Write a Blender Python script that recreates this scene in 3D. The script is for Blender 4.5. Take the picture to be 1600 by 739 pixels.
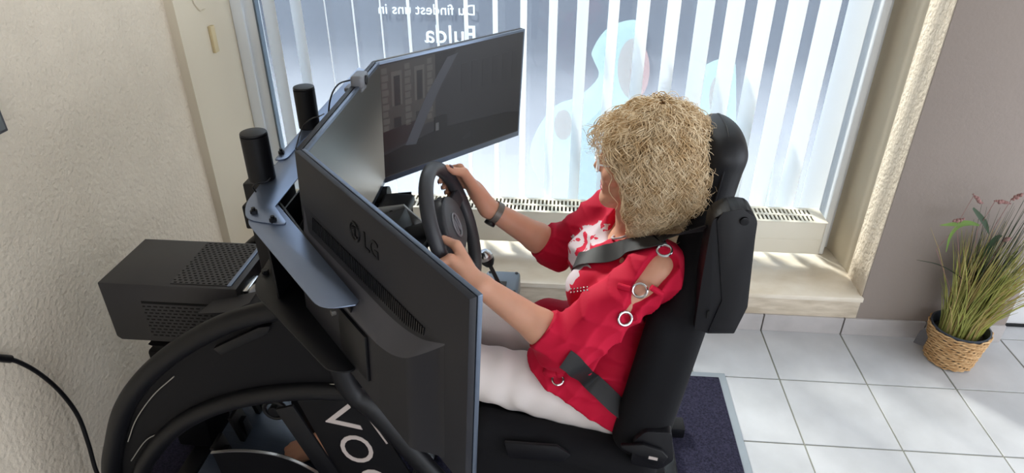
import bpy, bmesh, math, random
import numpy as np
from mathutils import Vector, Matrix

for _o in list(bpy.data.objects):
    bpy.data.objects.remove(_o, do_unlink=True)
SC = bpy.context.scene
COL = SC.collection
PI = math.pi
rng = random.Random(7)
nrng = np.random.RandomState(11)

# ------------------------------------------------------------------ camera
F_PX = 1049.13
PITCH, YAW, ROLL = math.radians(30.2196), math.radians(4.5633), math.radians(0.0935)
CAM = np.array([-0.8894, -2.0743, 1.8099])


def cam_axes():
    cy, sy, cp, sp = math.cos(YAW), math.sin(YAW), math.cos(PITCH), math.sin(PITCH)
    fwd = np.array([-sy * cp, cy * cp, -sp]); right = np.array([cy, sy, 0.0]); up = np.cross(right, fwd)
    c, s = math.cos(ROLL), math.sin(ROLL)
    return c * right + s * up, -s * right + c * up, fwd


CR, CU, CF = cam_axes()
_cd = bpy.data.cameras.new('camera')
cam = bpy.data.objects.new('camera', _cd)
COL.objects.link(cam)
_m = Matrix(((CR[0], CU[0], -CF[0], CAM[0]), (CR[1], CU[1], -CF[1], CAM[1]), (CR[2], CU[2], -CF[2], CAM[2]), (0, 0, 0, 1)))
cam.matrix_world = _m
_cd.sensor_fit = 'HORIZONTAL'
_cd.sensor_width = 36.0
_cd.lens = F_PX / 1600.0 * 36.0
_cd.clip_start = 0.02
SC.camera = cam


def at(px, py, ax, v):
    """the world point seen at a pixel of the photograph, on the plane where axis ax equals v"""
    d = CF + CR * ((px - 800) / F_PX) + CU * ((369.5 - py) / F_PX)
    i = 'xyz'.index(ax)
    return CAM + d * ((v - CAM[i]) / d[i])


# ------------------------------------------------------------------ light and exposure
SC.view_settings.view_transform = 'Standard'
SC.view_settings.look = 'None'
SC.view_settings.gamma = 1.0
SC.view_settings.use_curve_mapping = False
SC.view_settings.exposure = 1.0
SC.cycles.use_denoising = True
SC.cycles.max_bounces = 10
SC.cycles.diffuse_bounces = 6
SC.cycles.transparent_max_bounces = 16
SC.cycles.sample_clamp_indirect = 6.0
SC.cycles.caustics_reflective = False
SC.cycles.caustics_refractive = False

world = bpy.data.worlds.new('world')
SC.world = world
world.use_nodes = True
_bg = world.node_tree.nodes['Background']
_bg.inputs['Color'].default_value = (0.86, 0.92, 1.0, 1)
_bg.inputs['Strength'].default_value = 2.3

SUN_DIR = Vector((0.82, -1.0, -0.92)).normalized()
_sd = bpy.data.lights.new('sun', 'SUN')
_sd.energy = 6.0
_sd.angle = math.radians(9.0)
_sd.color = (1.0, 0.95, 0.88)
sun = bpy.data.objects.new('sun', _sd)
COL.objects.link(sun)
sun.rotation_euler = SUN_DIR.to_track_quat('-Z', 'Y').to_euler()
sun.location = (-4, 6, 5)


def portal(name, loc, rot, sx, sy):
    """a light portal: only guides sampling of the sky through an opening of the room"""
    l = bpy.data.lights.new(name, 'AREA'); l.shape = 'RECTANGLE'; l.size = sx; l.size_y = sy
    l.cycles.is_portal = True
    o = bpy.data.objects.new(name, l); COL.objects.link(o); o.location = loc; o.rotation_euler = rot
    return o


# ------------------------------------------------------------------ materials
MATS = {}


def lin(h):
    if isinstance(h, str):
        h = h.lstrip('#'); h = [int(h[i:i + 2], 16) / 255 for i in (0, 2, 4)]
    return tuple(c / 12.92 if c <= 0.04045 else ((c + 0.055) / 1.055) ** 2.4 for c in h)


def mat(name, col, rough=0.5, metal=0.0, spec=0.5, noise=0.0, nscale=20.0, bump=0.0, bscale=60.0, bdist=0.002, col2=None, sheen=0.0,
        bdetail=4.0, subsurf=0.0, aniso=None, coat=0.0):
    m = bpy.data.materials.new(name); m.use_nodes = True
    nt = m.node_tree; b = nt.nodes['Principled BSDF']
    c = lin(col)
    b.inputs['Base Color'].default_value = (*c, 1); b.inputs['Roughness'].default_value = rough
    b.inputs['Metallic'].default_value = metal; b.inputs['Specular IOR Level'].default_value = spec
    if coat:
        b.inputs['Coat Weight'].default_value = coat; b.inputs['Coat Roughness'].default_value = 0.1
    if sheen:
        b.inputs['Sheen Weight'].default_value = sheen
    if subsurf:
        b.inputs['Subsurface Weight'].default_value = subsurf
        b.inputs['Subsurface Radius'].default_value = (0.02, 0.008, 0.004); b.inputs['Subsurface Scale'].default_value = 0.4
    tc = nt.nodes.new('ShaderNodeTexCoord')
    if noise or col2:
        n = nt.nodes.new('ShaderNodeTexNoise'); n.inputs['Scale'].default_value = nscale; n.inputs['Detail'].default_value = 5
        if aniso:
            mp = nt.nodes.new('ShaderNodeMapping'); mp.inputs['Scale'].default_value = aniso
            nt.links.new(tc.outputs['Object'], mp.inputs['Vector']); nt.links.new(mp.outputs['Vector'], n.inputs['Vector'])
        else:
            nt.links.new(tc.outputs['Object'], n.inputs['Vector'])
        r = nt.nodes.new('ShaderNodeValToRGB')
        r.color_ramp.elements[0].position = 0.33; r.color_ramp.elements[1].position = 0.67
        c2 = lin(col2) if col2 else tuple(x * (1 - noise) for x in c)
        r.color_ramp.elements[0].color = (*c2, 1); r.color_ramp.elements[1].color = (*c, 1)
        nt.links.new(n.outputs['Fac'], r.inputs['Fac']); nt.links.new(r.outputs['Color'], b.inputs['Base Color'])
    if bump:
        n2 = nt.nodes.new('ShaderNodeTexNoise'); n2.inputs['Scale'].default_value = bscale; n2.inputs['Detail'].default_value = bdetail
        nt.links.new(tc.outputs['Object'], n2.inputs['Vector'])
        bp = nt.nodes.new('ShaderNodeBump'); bp.inputs['Strength'].default_value = bump; bp.inputs['Distance'].default_value = bdist
        nt.links.new(n2.outputs['Fac'], bp.inputs['Height']); nt.links.new(bp.outputs['Normal'], b.inputs['Normal'])
    MATS[name] = m
    return m


def emis(name, col, strength, rough=0.3):
    m = mat(name, '#050506', rough=rough)
    b = m.node_tree.nodes['Principled BSDF']
    b.inputs['Emission Color'].default_value = (*lin(col), 1); b.inputs['Emission Strength'].default_value = strength
    return m


def translucent(name, col, trans_col, f_trans, f_clear, rough=0.6):
    """a sheet that scatters light through itself: diffuse + translucent + a clear share"""
    m = bpy.data.materials.new(name); m.use_nodes = True; nt = m.node_tree
    for n in list(nt.nodes):
        nt.nodes.remove(n)
    out = nt.nodes.new('ShaderNodeOutputMaterial')
    d = nt.nodes.new('ShaderNodeBsdfDiffuse'); d.inputs['Color'].default_value = (*lin(col), 1)
    t = nt.nodes.new('ShaderNodeBsdfTranslucent'); t.inputs['Color'].default_value = (*lin(trans_col), 1)
    x = nt.nodes.new('ShaderNodeMixShader'); x.inputs['Fac'].default_value = f_trans
    nt.links.new(d.outputs[0], x.inputs[1]); nt.links.new(t.outputs[0], x.inputs[2])
    last = x
    if f_clear:
        c = nt.nodes.new('ShaderNodeBsdfTransparent'); y = nt.nodes.new('ShaderNodeMixShader'); y.inputs['Fac'].default_value = f_clear
        nt.links.new(x.outputs[0], y.inputs[1]); nt.links.new(c.outputs[0], y.inputs[2]); last = y
    nt.links.new(last.outputs[0], out.inputs['Surface'])
    MATS[name] = m
    return m


# ------------------------------------------------------------------ mesh helpers
OFF = {}


def V(*a):
    return Vector(a)


class MB:
    """collects shapes given in world coordinates; build() links them as one mesh object"""

    def __init__(self):
        self.bm = bmesh.new()

    def _bev(self, verts, bev, seg):
        if bev:
            edges = {e for v in verts for e in v.link_edges}
            bmesh.ops.bevel(self.bm, geom=list(edges), offset=bev, segments=seg, affect='EDGES', profile=0.5, clamp_overlap=True)

    def box(self, lo, hi, bev=0.0, seg=2, M=None):
        c = [(a + b) / 2 for a, b in zip(lo, hi)]; s = [abs(b - a) for a, b in zip(lo, hi)]
        mt = Matrix.Translation(c) @ Matrix.Diagonal((*s, 1))
        if M is not None:
            mt = M @ mt
        r = bmesh.ops.create_cube(self.bm, size=1.0, matrix=mt)
        self._bev(r['verts'], bev, seg)
        return self

    def cyl(self, a, b, r, r2=None, seg=24, bev=0.0, caps=True):
        a = Vector(a); b = Vector(b); d = b - a
        q = d.to_track_quat('Z', 'Y').to_matrix().to_4x4()
        mt = Matrix.Translation((a + b) / 2) @ q
        res = bmesh.ops.create_cone(self.bm, cap_ends=caps, cap_tris=False, segments=seg, radius1=r, radius2=r if r2 is None else r2, depth=d.length, matrix=mt)
        if bev:
            edges = {e for v in res['verts'] for e in v.link_edges if any(len(f.verts) > 4 for f in e.link_faces)}
            bmesh.ops.bevel(self.bm, geom=list(edges), offset=bev, segments=2, affect='EDGES', profile=0.5)
        return self

    def sphere(self, c, r, seg=20, sc=(1, 1, 1)):
        bmesh.ops.create_uvsphere(self.bm, u_segments=seg, v_segments=max(6, seg // 2), radius=r, matrix=Matrix.Translation(c) @ Matrix.Diagonal((*sc, 1)))
        return self

    def tube(self, pts, r, seg=12, closed=False, caps=True, rads=None, flat=None, up=None):
        """sweep a circle (or, with flat=(w,t), a flat band) along points"""
        pts = [Vector(p) for p in pts]; n = len(pts); rings = []
        nrm = None
        for i, p in enumerate(pts):
            if closed:
                t = pts[(i + 1) % n] - pts[(i - 1) % n]
            else:
                t = pts[min(i + 1, n - 1)] - pts[max(i - 1, 0)]
            t.normalize()
            if up is not None:
                ref = Vector(up[i]) if isinstance(up, list) else Vector(up)
                nrm = (ref - t * ref.dot(t)).normalized()
            elif nrm is None:
                ref = V(0, 0, 1) if abs(t.z) < 0.9 else V(1, 0, 0)
                nrm = (ref - t * ref.dot(t)).normalized()
            else:
                nrm = (nrm - t * nrm.dot(t)).normalized()
            bi = t.cross(nrm)
            ring = []
            if flat:
                w, th = flat
                for (x, y) in ((-w, -th), (w, -th), (w, th), (-w, th)):
                    ring.append(self.bm.verts.new(p + bi * x + nrm * y))
            else:
                rr = rads[i] if rads else r
                for k in range(seg):
                    a = 2 * PI * k / seg
                    ring.append(self.bm.verts.new(p + nrm * (math.cos(a) * rr) + bi * (math.sin(a) * rr)))
            rings.append(ring)
        m = len(rings[0])
        for i in range(n if closed else n - 1):
            A = rings[i]; B = rings[(i + 1) % n]
            for k in range(m):
                self.bm.faces.new((A[k], A[(k + 1) % m], B[(k + 1) % m], B[k]))
        if caps and not closed:
            self.bm.faces.new(rings[0][::-1]); self.bm.faces.new(rings[-1])
        return self

    def prism(self, poly, ext, bev=0.0, seg=2):
        """poly: list of 3-D points in one plane; ext: extrusion vector"""
        ext = Vector(ext)
        a = [self.bm.verts.new(Vector(p)) for p in poly]; b = [self.bm.verts.new(Vector(p) + ext) for p in poly]
        n = len(a)
        fs = [self.bm.faces.new(a[::-1]), self.bm.faces.new(b)]
        for i in range(n):
            fs.append(self.bm.faces.new((a[i], a[(i + 1) % n], b[(i + 1) % n], b[i])))
        bmesh.ops.recalc_face_normals(self.bm, faces=fs)
        if bev:
            self._bev(a + b, bev, seg)
        return self

    def lathe(self, prof, c, seg=32, axis=None):
        """prof: (radius, height) pairs around the vertical through c"""
        c = Vector(c); q = Matrix.Identity(3) if axis is None else Vector(axis).to_track_quat('Z', 'Y').to_matrix()
        rings = []
        for (r, h) in prof:
            if r < 1e-6:
                rings.append([self.bm.verts.new(c + q @ V(0, 0, h))])
            else:
                rings.append([self.bm.verts.new(c + q @ V(r * math.cos(2 * PI * k / seg), r * math.sin(2 * PI * k / seg), h)) for k in range(seg)])
        for A, B in zip(rings, rings[1:]):
            for k in range(seg):
                k2 = (k + 1) % seg
                if len(A) == 1 and len(B) > 1:
                    self.bm.faces.new((A[0], B[k2], B[k]))
                elif len(B) == 1 and len(A) > 1:
                    self.bm.faces.new((A[k], A[k2], B[0]))
                elif len(A) > 1:
                    self.bm.faces.new((A[k], A[k2], B[k2], B[k]))
        return self

    def torus(self, c, axis, R, r, seg=32, s2=10):
        q = Vector(axis).to_track_quat('Z', 'Y').to_matrix(); c = Vector(c)
        pts = [c + q @ V(R * math.cos(2 * PI * k / seg), R * math.sin(2 * PI * k / seg), 0) for k in range(seg)]
        return self.tube(pts, r, seg=s2, closed=True)

    def poly(self, pts):
        self.bm.faces.new([self.bm.verts.new(Vector(p)) for p in pts]); return self

    def build(self, name, m, parent=None, smooth=35, recalc=True):
        if recalc:
            bmesh.ops.recalc_face_normals(self.bm, faces=self.bm.faces)
        me = bpy.data.meshes.new(name); self.bm.to_mesh(me); self.bm.free()
        return link(name, me, m, parent, smooth)


def link(name, me, m, parent=None, smooth=35, base=None):
    """base: origin of a top-level mesh"""
    off = OFF[parent.name] if parent is not None else Vector(base or (0, 0, 0))
    if off.length > 0:
        me.transform(Matrix.Translation(-off))
    if smooth:
        for p in me.polygons:
            p.use_smooth = True
        me.set_sharp_from_angle(angle=math.radians(smooth))
    if m is not None:
        me.materials.append(MATS[m] if isinstance(m, str) else m)
    o = bpy.data.objects.new(name, me); COL.objects.link(o)
    if parent is not None:
        o.parent = parent
    else:
        o.location = off
    OFF[o.name] = off.copy()
    return o


def tag(o, label=None, cat=None, group=None, kind=None):
    if label: o['label'] = label
    if cat: o['category'] = cat
    if group: o['group'] = group
    if kind: o['kind'] = kind
    return o


def thing(name, label, cat, loc=(0, 0, 0), group=None, kind=None):
    o = bpy.data.objects.new(name, None); COL.objects.link(o); o.location = loc; o.empty_display_size = 0.1
    OFF[o.name] = Vector(loc)
    return tag(o, label, cat, group, kind)


def arc(c, r, a0, a1, n, plane='xz', y=0.0):
    out = []
    for i in range(n + 1):
        a = math.radians(a0 + (a1 - a0) * i / n)
        out.append((c[0] + r * math.cos(a), y, c[1] + r * math.sin(a)))
    return out


def spline(pts, n=8, closed=False):
    """Catmull-Rom through points"""
    P = [np.array(p, float) for p in pts]; out = []
    m = len(P)
    for i in range(m if closed else m - 1):
        p0 = P[(i - 1) % m] if closed or i > 0 else 2 * P[0] - P[1]
        p1 = P[i]; p2 = P[(i + 1) % m]
        p3 = P[(i + 2) % m] if closed or i + 2 < m else 2 * P[-1] - P[-2]
        for k in range(n):
            t = k / n
            out.append(0.5 * ((2 * p1) + (-p0 + p2) * t + (2 * p0 - 5 * p1 + 4 * p2 - p3) * t * t + (-p0 + 3 * p1 - 3 * p2 + p3) * t ** 3))
    if not closed:
        out.append(P[-1])
    return [tuple(map(float, p)) for p in out]


def text_mesh(body, size, extrude=0.0, bold=0.0):
    c = bpy.data.curves.new('txt', 'FONT'); c.body = body; c.size = size; c.extrude = extrude; c.offset = bold; c.resolution_u = 4
    o = bpy.data.objects.new('txt', c); COL.objects.link(o)
    bpy.context.view_layer.update()
    me = bpy.data.meshes.new_from_object(o.evaluated_get(bpy.context.evaluated_depsgraph_get()))
    bpy.data.objects.remove(o, do_unlink=True); bpy.data.curves.remove(c)
    return me


# ------------------------------------------------------------------ signed-distance modelling for soft shapes
class Field:
    def __init__(self, lo, hi, h):
        self.lo = np.array(lo, np.float32); self.h = h
        self.n = [int(math.ceil((b - a) / h)) + 1 for a, b in zip(lo, hi)]
        self.F = np.full(self.n, 0.1, np.float32)

    def _blk(self, lo, hi):
        sl = []; ax = []
        for i in range(3):
            a = max(0, int((lo[i] - self.lo[i]) / self.h)); b = min(self.n[i], int((hi[i] - self.lo[i]) / self.h) + 2)
            if b <= a: return None, None
            sl.append(slice(a, b)); ax.append((self.lo[i] + self.h * np.arange(a, b)).astype(np.float32))
        return tuple(sl), np.meshgrid(*ax, indexing='ij', sparse=True)

    def _mix(self, sl, d, k, op):
        F = self.F[sl]
        if op == 'add':
            if k > 0:
                hh = np.clip(0.5 + 0.5 * (F - d) / k, 0, 1); F = F * (1 - hh) + d * hh - k * hh * (1 - hh)
            else: F = np.minimum(F, d)
        elif op == 'cut':
            if k > 0:
                d = -d; hh = np.clip(0.5 - 0.5 * (F - d) / k, 0, 1); F = F * (1 - hh) + d * hh + k * hh * (1 - hh)
            else: F = np.maximum(F, -d)
        self.F[sl] = F

    def cone(self, a, b, ra, rb, k=0.01, op='add', sq=None):
        a = np.array(a, np.float32); b = np.array(b, np.float32); m = max(ra, rb) + k + 3 * self.h
        sl, g = self._blk(np.minimum(a, b) - m, np.maximum(a, b) + m)
        if sl is None: return self
        ab = b - a; L = float(ab @ ab) + 1e-12
        px, py, pz = (g[i] - a[i] for i in range(3))
        t = np.clip((px * ab[0] + py * ab[1] + pz * ab[2]) / L, 0, 1)
        qx, qy, qz = px - t * ab[0], py - t * ab[1], pz - t * ab[2]
        d = np.sqrt(qx * qx + qy * qy + qz * qz) - (ra + (rb - ra) * t)
        self._mix(sl, d, k, op); return self

    def ell(self, c, r, k=0.01, op='add', M=None):
        c = np.array(c, np.float32); r = np.array(r, np.float32); m = float(r.max()) + k + 3 * self.h
        sl, g = self._blk(c - m, c + m)
        if sl is None: return self
        q = [g[i] - c[i] for i in range(3)]
        if M is not None:
            q = [q[0] * M[j][0] + q[1] * M[j][1] + q[2] * M[j][2] for j in range(3)]
        k0 = np.sqrt(sum((q[i] / r[i]) ** 2 for i in range(3))); k1 = np.sqrt(sum((q[i] / r[i] ** 2) ** 2 for i in range(3))) + 1e-9
        d = k0 * (k0 - 1.0) / k1
        self._mix(sl, d.astype(np.float32), k, op); return self

    def rbox(self, c, s, r, k=0.01, op='add', M=None):
        """rounded box: half sizes s, rows of M are its axes"""
        c = np.array(c, np.float32); m = float(np.linalg.norm(s)) + k + 3 * self.h
        sl, g = self._blk(c - m, c + m)
        if sl is None: return self
        q = [g[i] - c[i] for i in range(3)]
        if M is not None:
            q = [q[0] * M[j][0] + q[1] * M[j][1] + q[2] * M[j][2] for j in range(3)]
        q = [np.abs(q[i]) - (s[i] - r) for i in range(3)]
        d = np.sqrt(sum(np.maximum(x, 0) ** 2 for x in q)) + np.minimum(np.maximum(np.maximum(q[0], q[1]), q[2]), 0) - r
        self._mix(sl, d.astype(np.float32), k, op); return self

    def plane_cut(self, p, n, k=0.0, lo=None, hi=None):
        """remove everything on the side n points to (inside lo..hi)"""
        p = np.array(p, np.float32); n = np.array(n, np.float32); n /= np.linalg.norm(n)
        lo = self.lo if lo is None else lo; hi = self.lo + self.h * np.array(self.n) if hi is None else hi
        sl, g = self._blk(lo, hi)
        d = -((g[0] - p[0]) * n[0] + (g[1] - p[1]) * n[1] + (g[2] - p[2]) * n[2])
        self._mix(sl, d + 0 * self.F[sl], k, 'cut'); return self

    def displace(self, fn):
        g = np.meshgrid(*[(self.lo[i] + self.h * np.arange(self.n[i])).astype(np.float32) for i in range(3)], indexing='ij', sparse=True)
        self.F += fn(*g).astype(np.float32); return self

    def sample(self, p):
        q = (np.array(p) - self.lo) / self.h; i = np.clip(q.astype(int), 0, np.array(self.n) - 2); f = q - i
        r = 0.0
        for dx in (0, 1):
            for dy in (0, 1):
                for dz in (0, 1):
                    w = (f[0] if dx else 1 - f[0]) * (f[1] if dy else 1 - f[1]) * (f[2] if dz else 1 - f[2])
                    r += w * float(self.F[i[0] + dx, i[1] + dy, i[2] + dz])
        return r

    def grad(self, p):
        p = np.array(p, float); e = self.h
        g = np.array([self.sample(p + e * d) - self.sample(p - e * d) for d in np.eye(3)]); n = np.linalg.norm(g)
        return g / n if n > 1e-9 else np.array([0, 0, 1.0])

    def snap(self, p, off=0.0, it=8):
        """move a point onto the surface, then off it"""
        p = np.array(p, float)
        for _ in range(it):
            p = p - self.grad(p) * (self.sample(p) - off) * 0.9
        return p

    def hit(self, px, py, t0=0.6, t1=3.0):
        """surface point met by the line of sight through a pixel of the photograph"""
        d = CF + CR * ((px - 800) / F_PX) + CU * ((369.5 - py) / F_PX); d = d / np.linalg.norm(d); t = t0
        hi = self.lo + self.h * (np.array(self.n) - 2)
        while t < t1:
            p = CAM + d * t
            if (p > self.lo + self.h).all() and (p < hi).all():
                v = self.sample(p)
                if v < 0.0004: return p
                t += max(0.0006, min(v, 0.02) * 0.7)
            else: t += 0.01
        return None

    def mesh(self, name):
        F = self.F; S = F < 0
        sc = [S[dx:F.shape[0] - 1 + dx, dy:F.shape[1] - 1 + dy, dz:F.shape[2] - 1 + dz] for dx in (0, 1) for dy in (0, 1) for dz in (0, 1)]
        al = sc[0].copy(); an = sc[0].copy()
        for s in sc[1:]:
            al &= s; an |= s
        act = an & ~al
        ix = np.argwhere(act)
        cn = [(dx, dy, dz) for dx in (0, 1) for dy in (0, 1) for dz in (0, 1)]
        val = np.stack([F[ix[:, 0] + d[0], ix[:, 1] + d[1], ix[:, 2] + d[2]] for d in cn], 1).astype(float)
        acc = np.zeros((len(ix), 3)); cnt = np.zeros(len(ix))
        for i in range(8):
            for j in range(i + 1, 8):
                if sum(abs(a - b) for a, b in zip(cn[i], cn[j])) != 1: continue
                a = val[:, i]; b = val[:, j]; m = (a < 0) != (b < 0)
                t = np.where(m, a / np.where(m, a - b, 1), 0)
                p = np.array(cn[i])[None] + t[:, None] * (np.array(cn[j]) - np.array(cn[i]))[None]
                acc += np.where(m[:, None], p, 0); cnt += m
        vert = self.lo + self.h * (ix + acc / cnt[:, None])
        idx = np.full(act.shape, -1, np.int32); idx[act] = np.arange(len(ix))
        quads = []
        for ax in range(3):
            o = [i for i in range(3) if i != ax]
            s0 = [slice(None)] * 3; s1 = [slice(None)] * 3
            s0[ax] = slice(0, -1); s1[ax] = slice(1, None)
            ch = S[tuple(s0)] != S[tuple(s1)]
            e = np.argwhere(ch)
            e = e[(e[:, o[0]] > 0) & (e[:, o[1]] > 0) & (e[:, o[0]] < act.shape[o[0]]) & (e[:, o[1]] < act.shape[o[1]])]
            ins = S[tuple(e.T)]

            def cell(d0, d1):
                q = e.copy(); q[:, o[0]] -= d0; q[:, o[1]] -= d1; return idx[tuple(q.T)]
            q = np.stack([cell(1, 1), cell(0, 1), cell(0, 0), cell(1, 0)], 1)
            flip = ins if ax != 1 else ~ins
            q[~flip] = q[~flip][:, ::-1]
            quads.append(q)
        quads = np.concatenate(quads); quads = quads[(quads >= 0).all(1)]
        me = bpy.data.meshes.new(name); me.vertices.add(len(vert)); me.vertices.foreach_set('co', vert.astype(np.float32).ravel())
        me.loops.add(len(quads) * 4); me.loops.foreach_set('vertex_index', quads.ravel().astype(np.int32))
        me.polygons.add(len(quads)); me.polygons.foreach_set('loop_start', np.arange(0, len(quads) * 4, 4, dtype=np.int32))
        me.update(calc_edges=True); me.validate()
        return me


# ================================================================== SETTING
WALL_Y = 0.318          # inner face of the window wall
WALL_X = -2.335         # face of the left wall
NICHE_L, NICHE_R = -2.30, 0.379
SILL_Z = 0.192
WIN_Y = 0.735           # room side of the window frame
TILE = 0.333

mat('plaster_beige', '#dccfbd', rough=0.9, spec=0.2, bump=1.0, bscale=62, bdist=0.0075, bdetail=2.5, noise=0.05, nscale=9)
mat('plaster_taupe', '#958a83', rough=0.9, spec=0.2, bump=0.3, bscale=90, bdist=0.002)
mat('plaster_smooth', '#d3c8b4', rough=0.85, spec=0.2, bump=0.15, bscale=30, bdist=0.002)
mat('ceiling_white', '#e8e6e0', rough=0.9, spec=0.2)
mat('frame_white', '#e6eaee', rough=0.35)
mat('frame_gasket', '#5d6a76', rough=0.5)
mat('grout', '#8b8b80', rough=0.9)
mat('tile_grey', '#c3c4c7', rough=0.36, noise=0.16, nscale=5.5, spec=0.5, bump=0.05, bscale=25)
mat('tile_skirting', '#b9b4b3', rough=0.45, noise=0.14, nscale=9)
mat('marble', '#e8dfd0', rough=0.22, col2='#d6c9b5', nscale=6, aniso=(1, 1.6, 4))
mat('marble_riser', '#d6c9b6', rough=0.35, col2='#b8aa96', nscale=9, aniso=(1, 1, 5))
mat('radiator_cream', '#dcd6c6', rough=0.4)
mat('radiator_inside', '#55524c', rough=0.8)
mat('door_white', '#e9e9ea', rough=0.35)
mat('black_plastic', '#0b0b0f', rough=0.45, spec=0.35)
mat('pavement', '#cfcfd2', rough=0.9, noise=0.1, nscale=3)
mat('asphalt', '#6a6e7c', rough=0.9, noise=0.1, nscale=2)
mat('facade', '#8f939e', rough=0.9)

# ---- floor with laid tiles
floor = tag(thing('floor', 'light grey square ceramic floor tiles with pale joints', None), kind='structure')
MB().box((WALL_X - 0.3, -5.0, -0.12), (3.6, 0.9, -0.0035)).build('grout_bed', 'grout', floor)
_tm = {}


def tile(x0, x1, y0, y1):
    w, d = round(x1 - x0, 4), round(y1 - y0, 4)
    if (w, d) not in _tm:
        mb = MB().box((-w / 2, -d / 2, -0.010), (w / 2, d / 2, 0.0), bev=0.0012, seg=1)
        me = bpy.data.meshes.new('tile'); mb.bm.to_mesh(me); mb.bm.free(); me.materials.append(MATS['tile_grey']); _tm[(w, d)] = me
    o = bpy.data.objects.new('tile', _tm[(w, d)]); COL.objects.link(o); o.parent = floor
    o.location = ((x0 + x1) / 2, (y0 + y1) / 2, rng.uniform(-0.0003, 0.0))
    OFF[o.name] = Vector((0, 0, 0))


J = 0.0028
for cx in range(-8, 8):
    for ry in range(-6, 3):
        x0, x1 = cx * TILE + J, (cx + 1) * TILE - J
        y0, y1 = ry * TILE + J, (ry + 1) * TILE - J
        x0 = max(x0, WALL_X - 0.02)
        if ry == 0 and cx < 3: y1 = min(y1, WALL_Y + 0.004)
        if ry >= 1 and cx < 3: continue
        if ry == 2: continue
        if x1 - x0 < 0.03: continue
        tile(x0, x1, y0, y1)
MB().box((WALL_X - 0.1, -5.0, -0.012), (3.6, -6 * TILE, 0.0)).box((8 * TILE, -6 * TILE, -0.012), (3.6, 0.8, 0.0)).build('far_tiling', 'tile_grey', floor)

# ---- walls
HT = 2.95
wl = MB().box((WALL_X - 0.25, -5.0, -0.12), (WALL_X, WALL_Y, HT)).build('wall_left', 'plaster_beige'); tag(wl, 'rough plastered beige side wall', kind='structure')
tl = MB().box((WALL_X - 0.25, WALL_Y, -0.12), (NICHE_L, WIN_Y + 0.14, HT), bev=0.002).build('trim_1', 'plaster_smooth')
tag(tl, 'smooth plastered reveal standing proud of the left wall', kind='structure')

# right pier between the window niche and the doorway; its niche face is rough at the front and smooth further in
wb = tag(thing('wall_back', 'plastered pier and lintel of the window wall', None), kind='structure')
DOOR_X = 0.985
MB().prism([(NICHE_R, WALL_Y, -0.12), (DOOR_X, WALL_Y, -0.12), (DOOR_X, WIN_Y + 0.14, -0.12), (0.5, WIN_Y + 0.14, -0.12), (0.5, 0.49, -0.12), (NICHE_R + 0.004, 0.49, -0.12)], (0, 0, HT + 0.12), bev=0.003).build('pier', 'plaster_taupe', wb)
MB().box((NICHE_R - 0.003, WALL_Y + 0.004, SILL_Z - 0.02), (NICHE_R + 0.01, 0.487, HT), bev=0.003).build('rough_plaster', 'plaster_beige', wb)
MB().prism([(NICHE_R + 0.004, 0.486, -0.1), (0.52, 0.486, -0.1), (0.52, WIN_Y + 0.14, -0.1), (0.352, WIN_Y + 0.14, -0.1), (0.352, 0.74, -0.1), (0.362, 0.70, -0.1), (0.372, 0.60, -0.1)], (0, 0, HT + 0.1), bev=0.003).build('smooth_reveal', 'plaster_smooth', wb)
MB().box((NICHE_L - 0.02, WALL_Y, 2.66), (NICHE_R + 0.02, WIN_Y + 0.14, HT)).build('lintel', 'plaster_smooth', wb)
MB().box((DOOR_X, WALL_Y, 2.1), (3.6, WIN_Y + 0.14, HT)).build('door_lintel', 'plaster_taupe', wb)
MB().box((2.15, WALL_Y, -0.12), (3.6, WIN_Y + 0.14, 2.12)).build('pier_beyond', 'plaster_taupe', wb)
MB().box((NICHE_L - 0.02, WALL_Y + 0.012, -0.12), (NICHE_R + 0.02, WIN_Y + 0.14, SILL_Z - 0.03)).build('parapet', 'plaster_smooth', wb)

wr = tag(thing('wall_right', 'far right wall of the room with an added opening letting in fill daylight', None), kind='structure')
MB().box((3.5, -5.0, -0.12), (3.7, -4.6, HT)).box((3.5, 0.25, -0.12), (3.7, 0.9, HT)).box((3.5, -4.6, -0.12), (3.7, 0.25, 0.12)).box((3.5, -4.6, 2.80), (3.7, 0.25, HT)).build('wall_mass', 'plaster_taupe', wr)  # unseen opening, added to bring fill daylight to the left wall
wre = MB().box((WALL_X - 0.2, -5.2, -0.12), (-0.6, -5.0, HT)).box((-0.6, -5.2, -0.12), (3.7, -5.0, 0.9)).box((-0.6, -5.2, 2.5), (3.7, -5.0, HT)).box((3.0, -5.2, 0.9), (3.7, -5.0, 2.5)).build('wall_rear', 'plaster_beige'); tag(wre, 'plastered wall behind the photographer', kind='structure')  # opening behind the camera added for more fill light
ce = MB().box((WALL_X - 0.2, -5.1, HT), (3.7, 0.9, HT + 0.15)).build('ceiling', 'ceiling_white'); tag(ce, 'plain white ceiling', kind='structure')
portal('portal_side_opening', (3.6, -2.17, 1.46), (0, math.radians(90), 0), 2.68, 4.85)
portal('portal_rear_opening', (1.2, -5.1, 1.7), (math.radians(90), 0, 0), 3.6, 1.6)
portal('portal_shop_window', (-0.96, WIN_Y + 0.16, 1.3), (math.radians(-90), 0, 0), 2.66, 2.3)

# ---- door at the right edge
dr = tag(thing('door_1', 'white door at the right edge behind the potted grass', None), kind='structure')
MB().box((1.035, 0.432, 0.008), (2.1, 0.472, 2.08), bev=0.003).build('door_leaf', 'door_white', dr)
MB().box((1.03, 0.424, 0.0), (2.1, 0.434, 0.014), bev=0.002).box((1.028, 0.428, 0.0), (1.036, 0.47, 2.08)).build('door_seal', 'black_plastic', dr)
MB().box((DOOR_X, 0.44, 0.0), (1.026, 0.56, 2.1), bev=0.002).build('door_frame', 'frame_white', dr)

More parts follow.
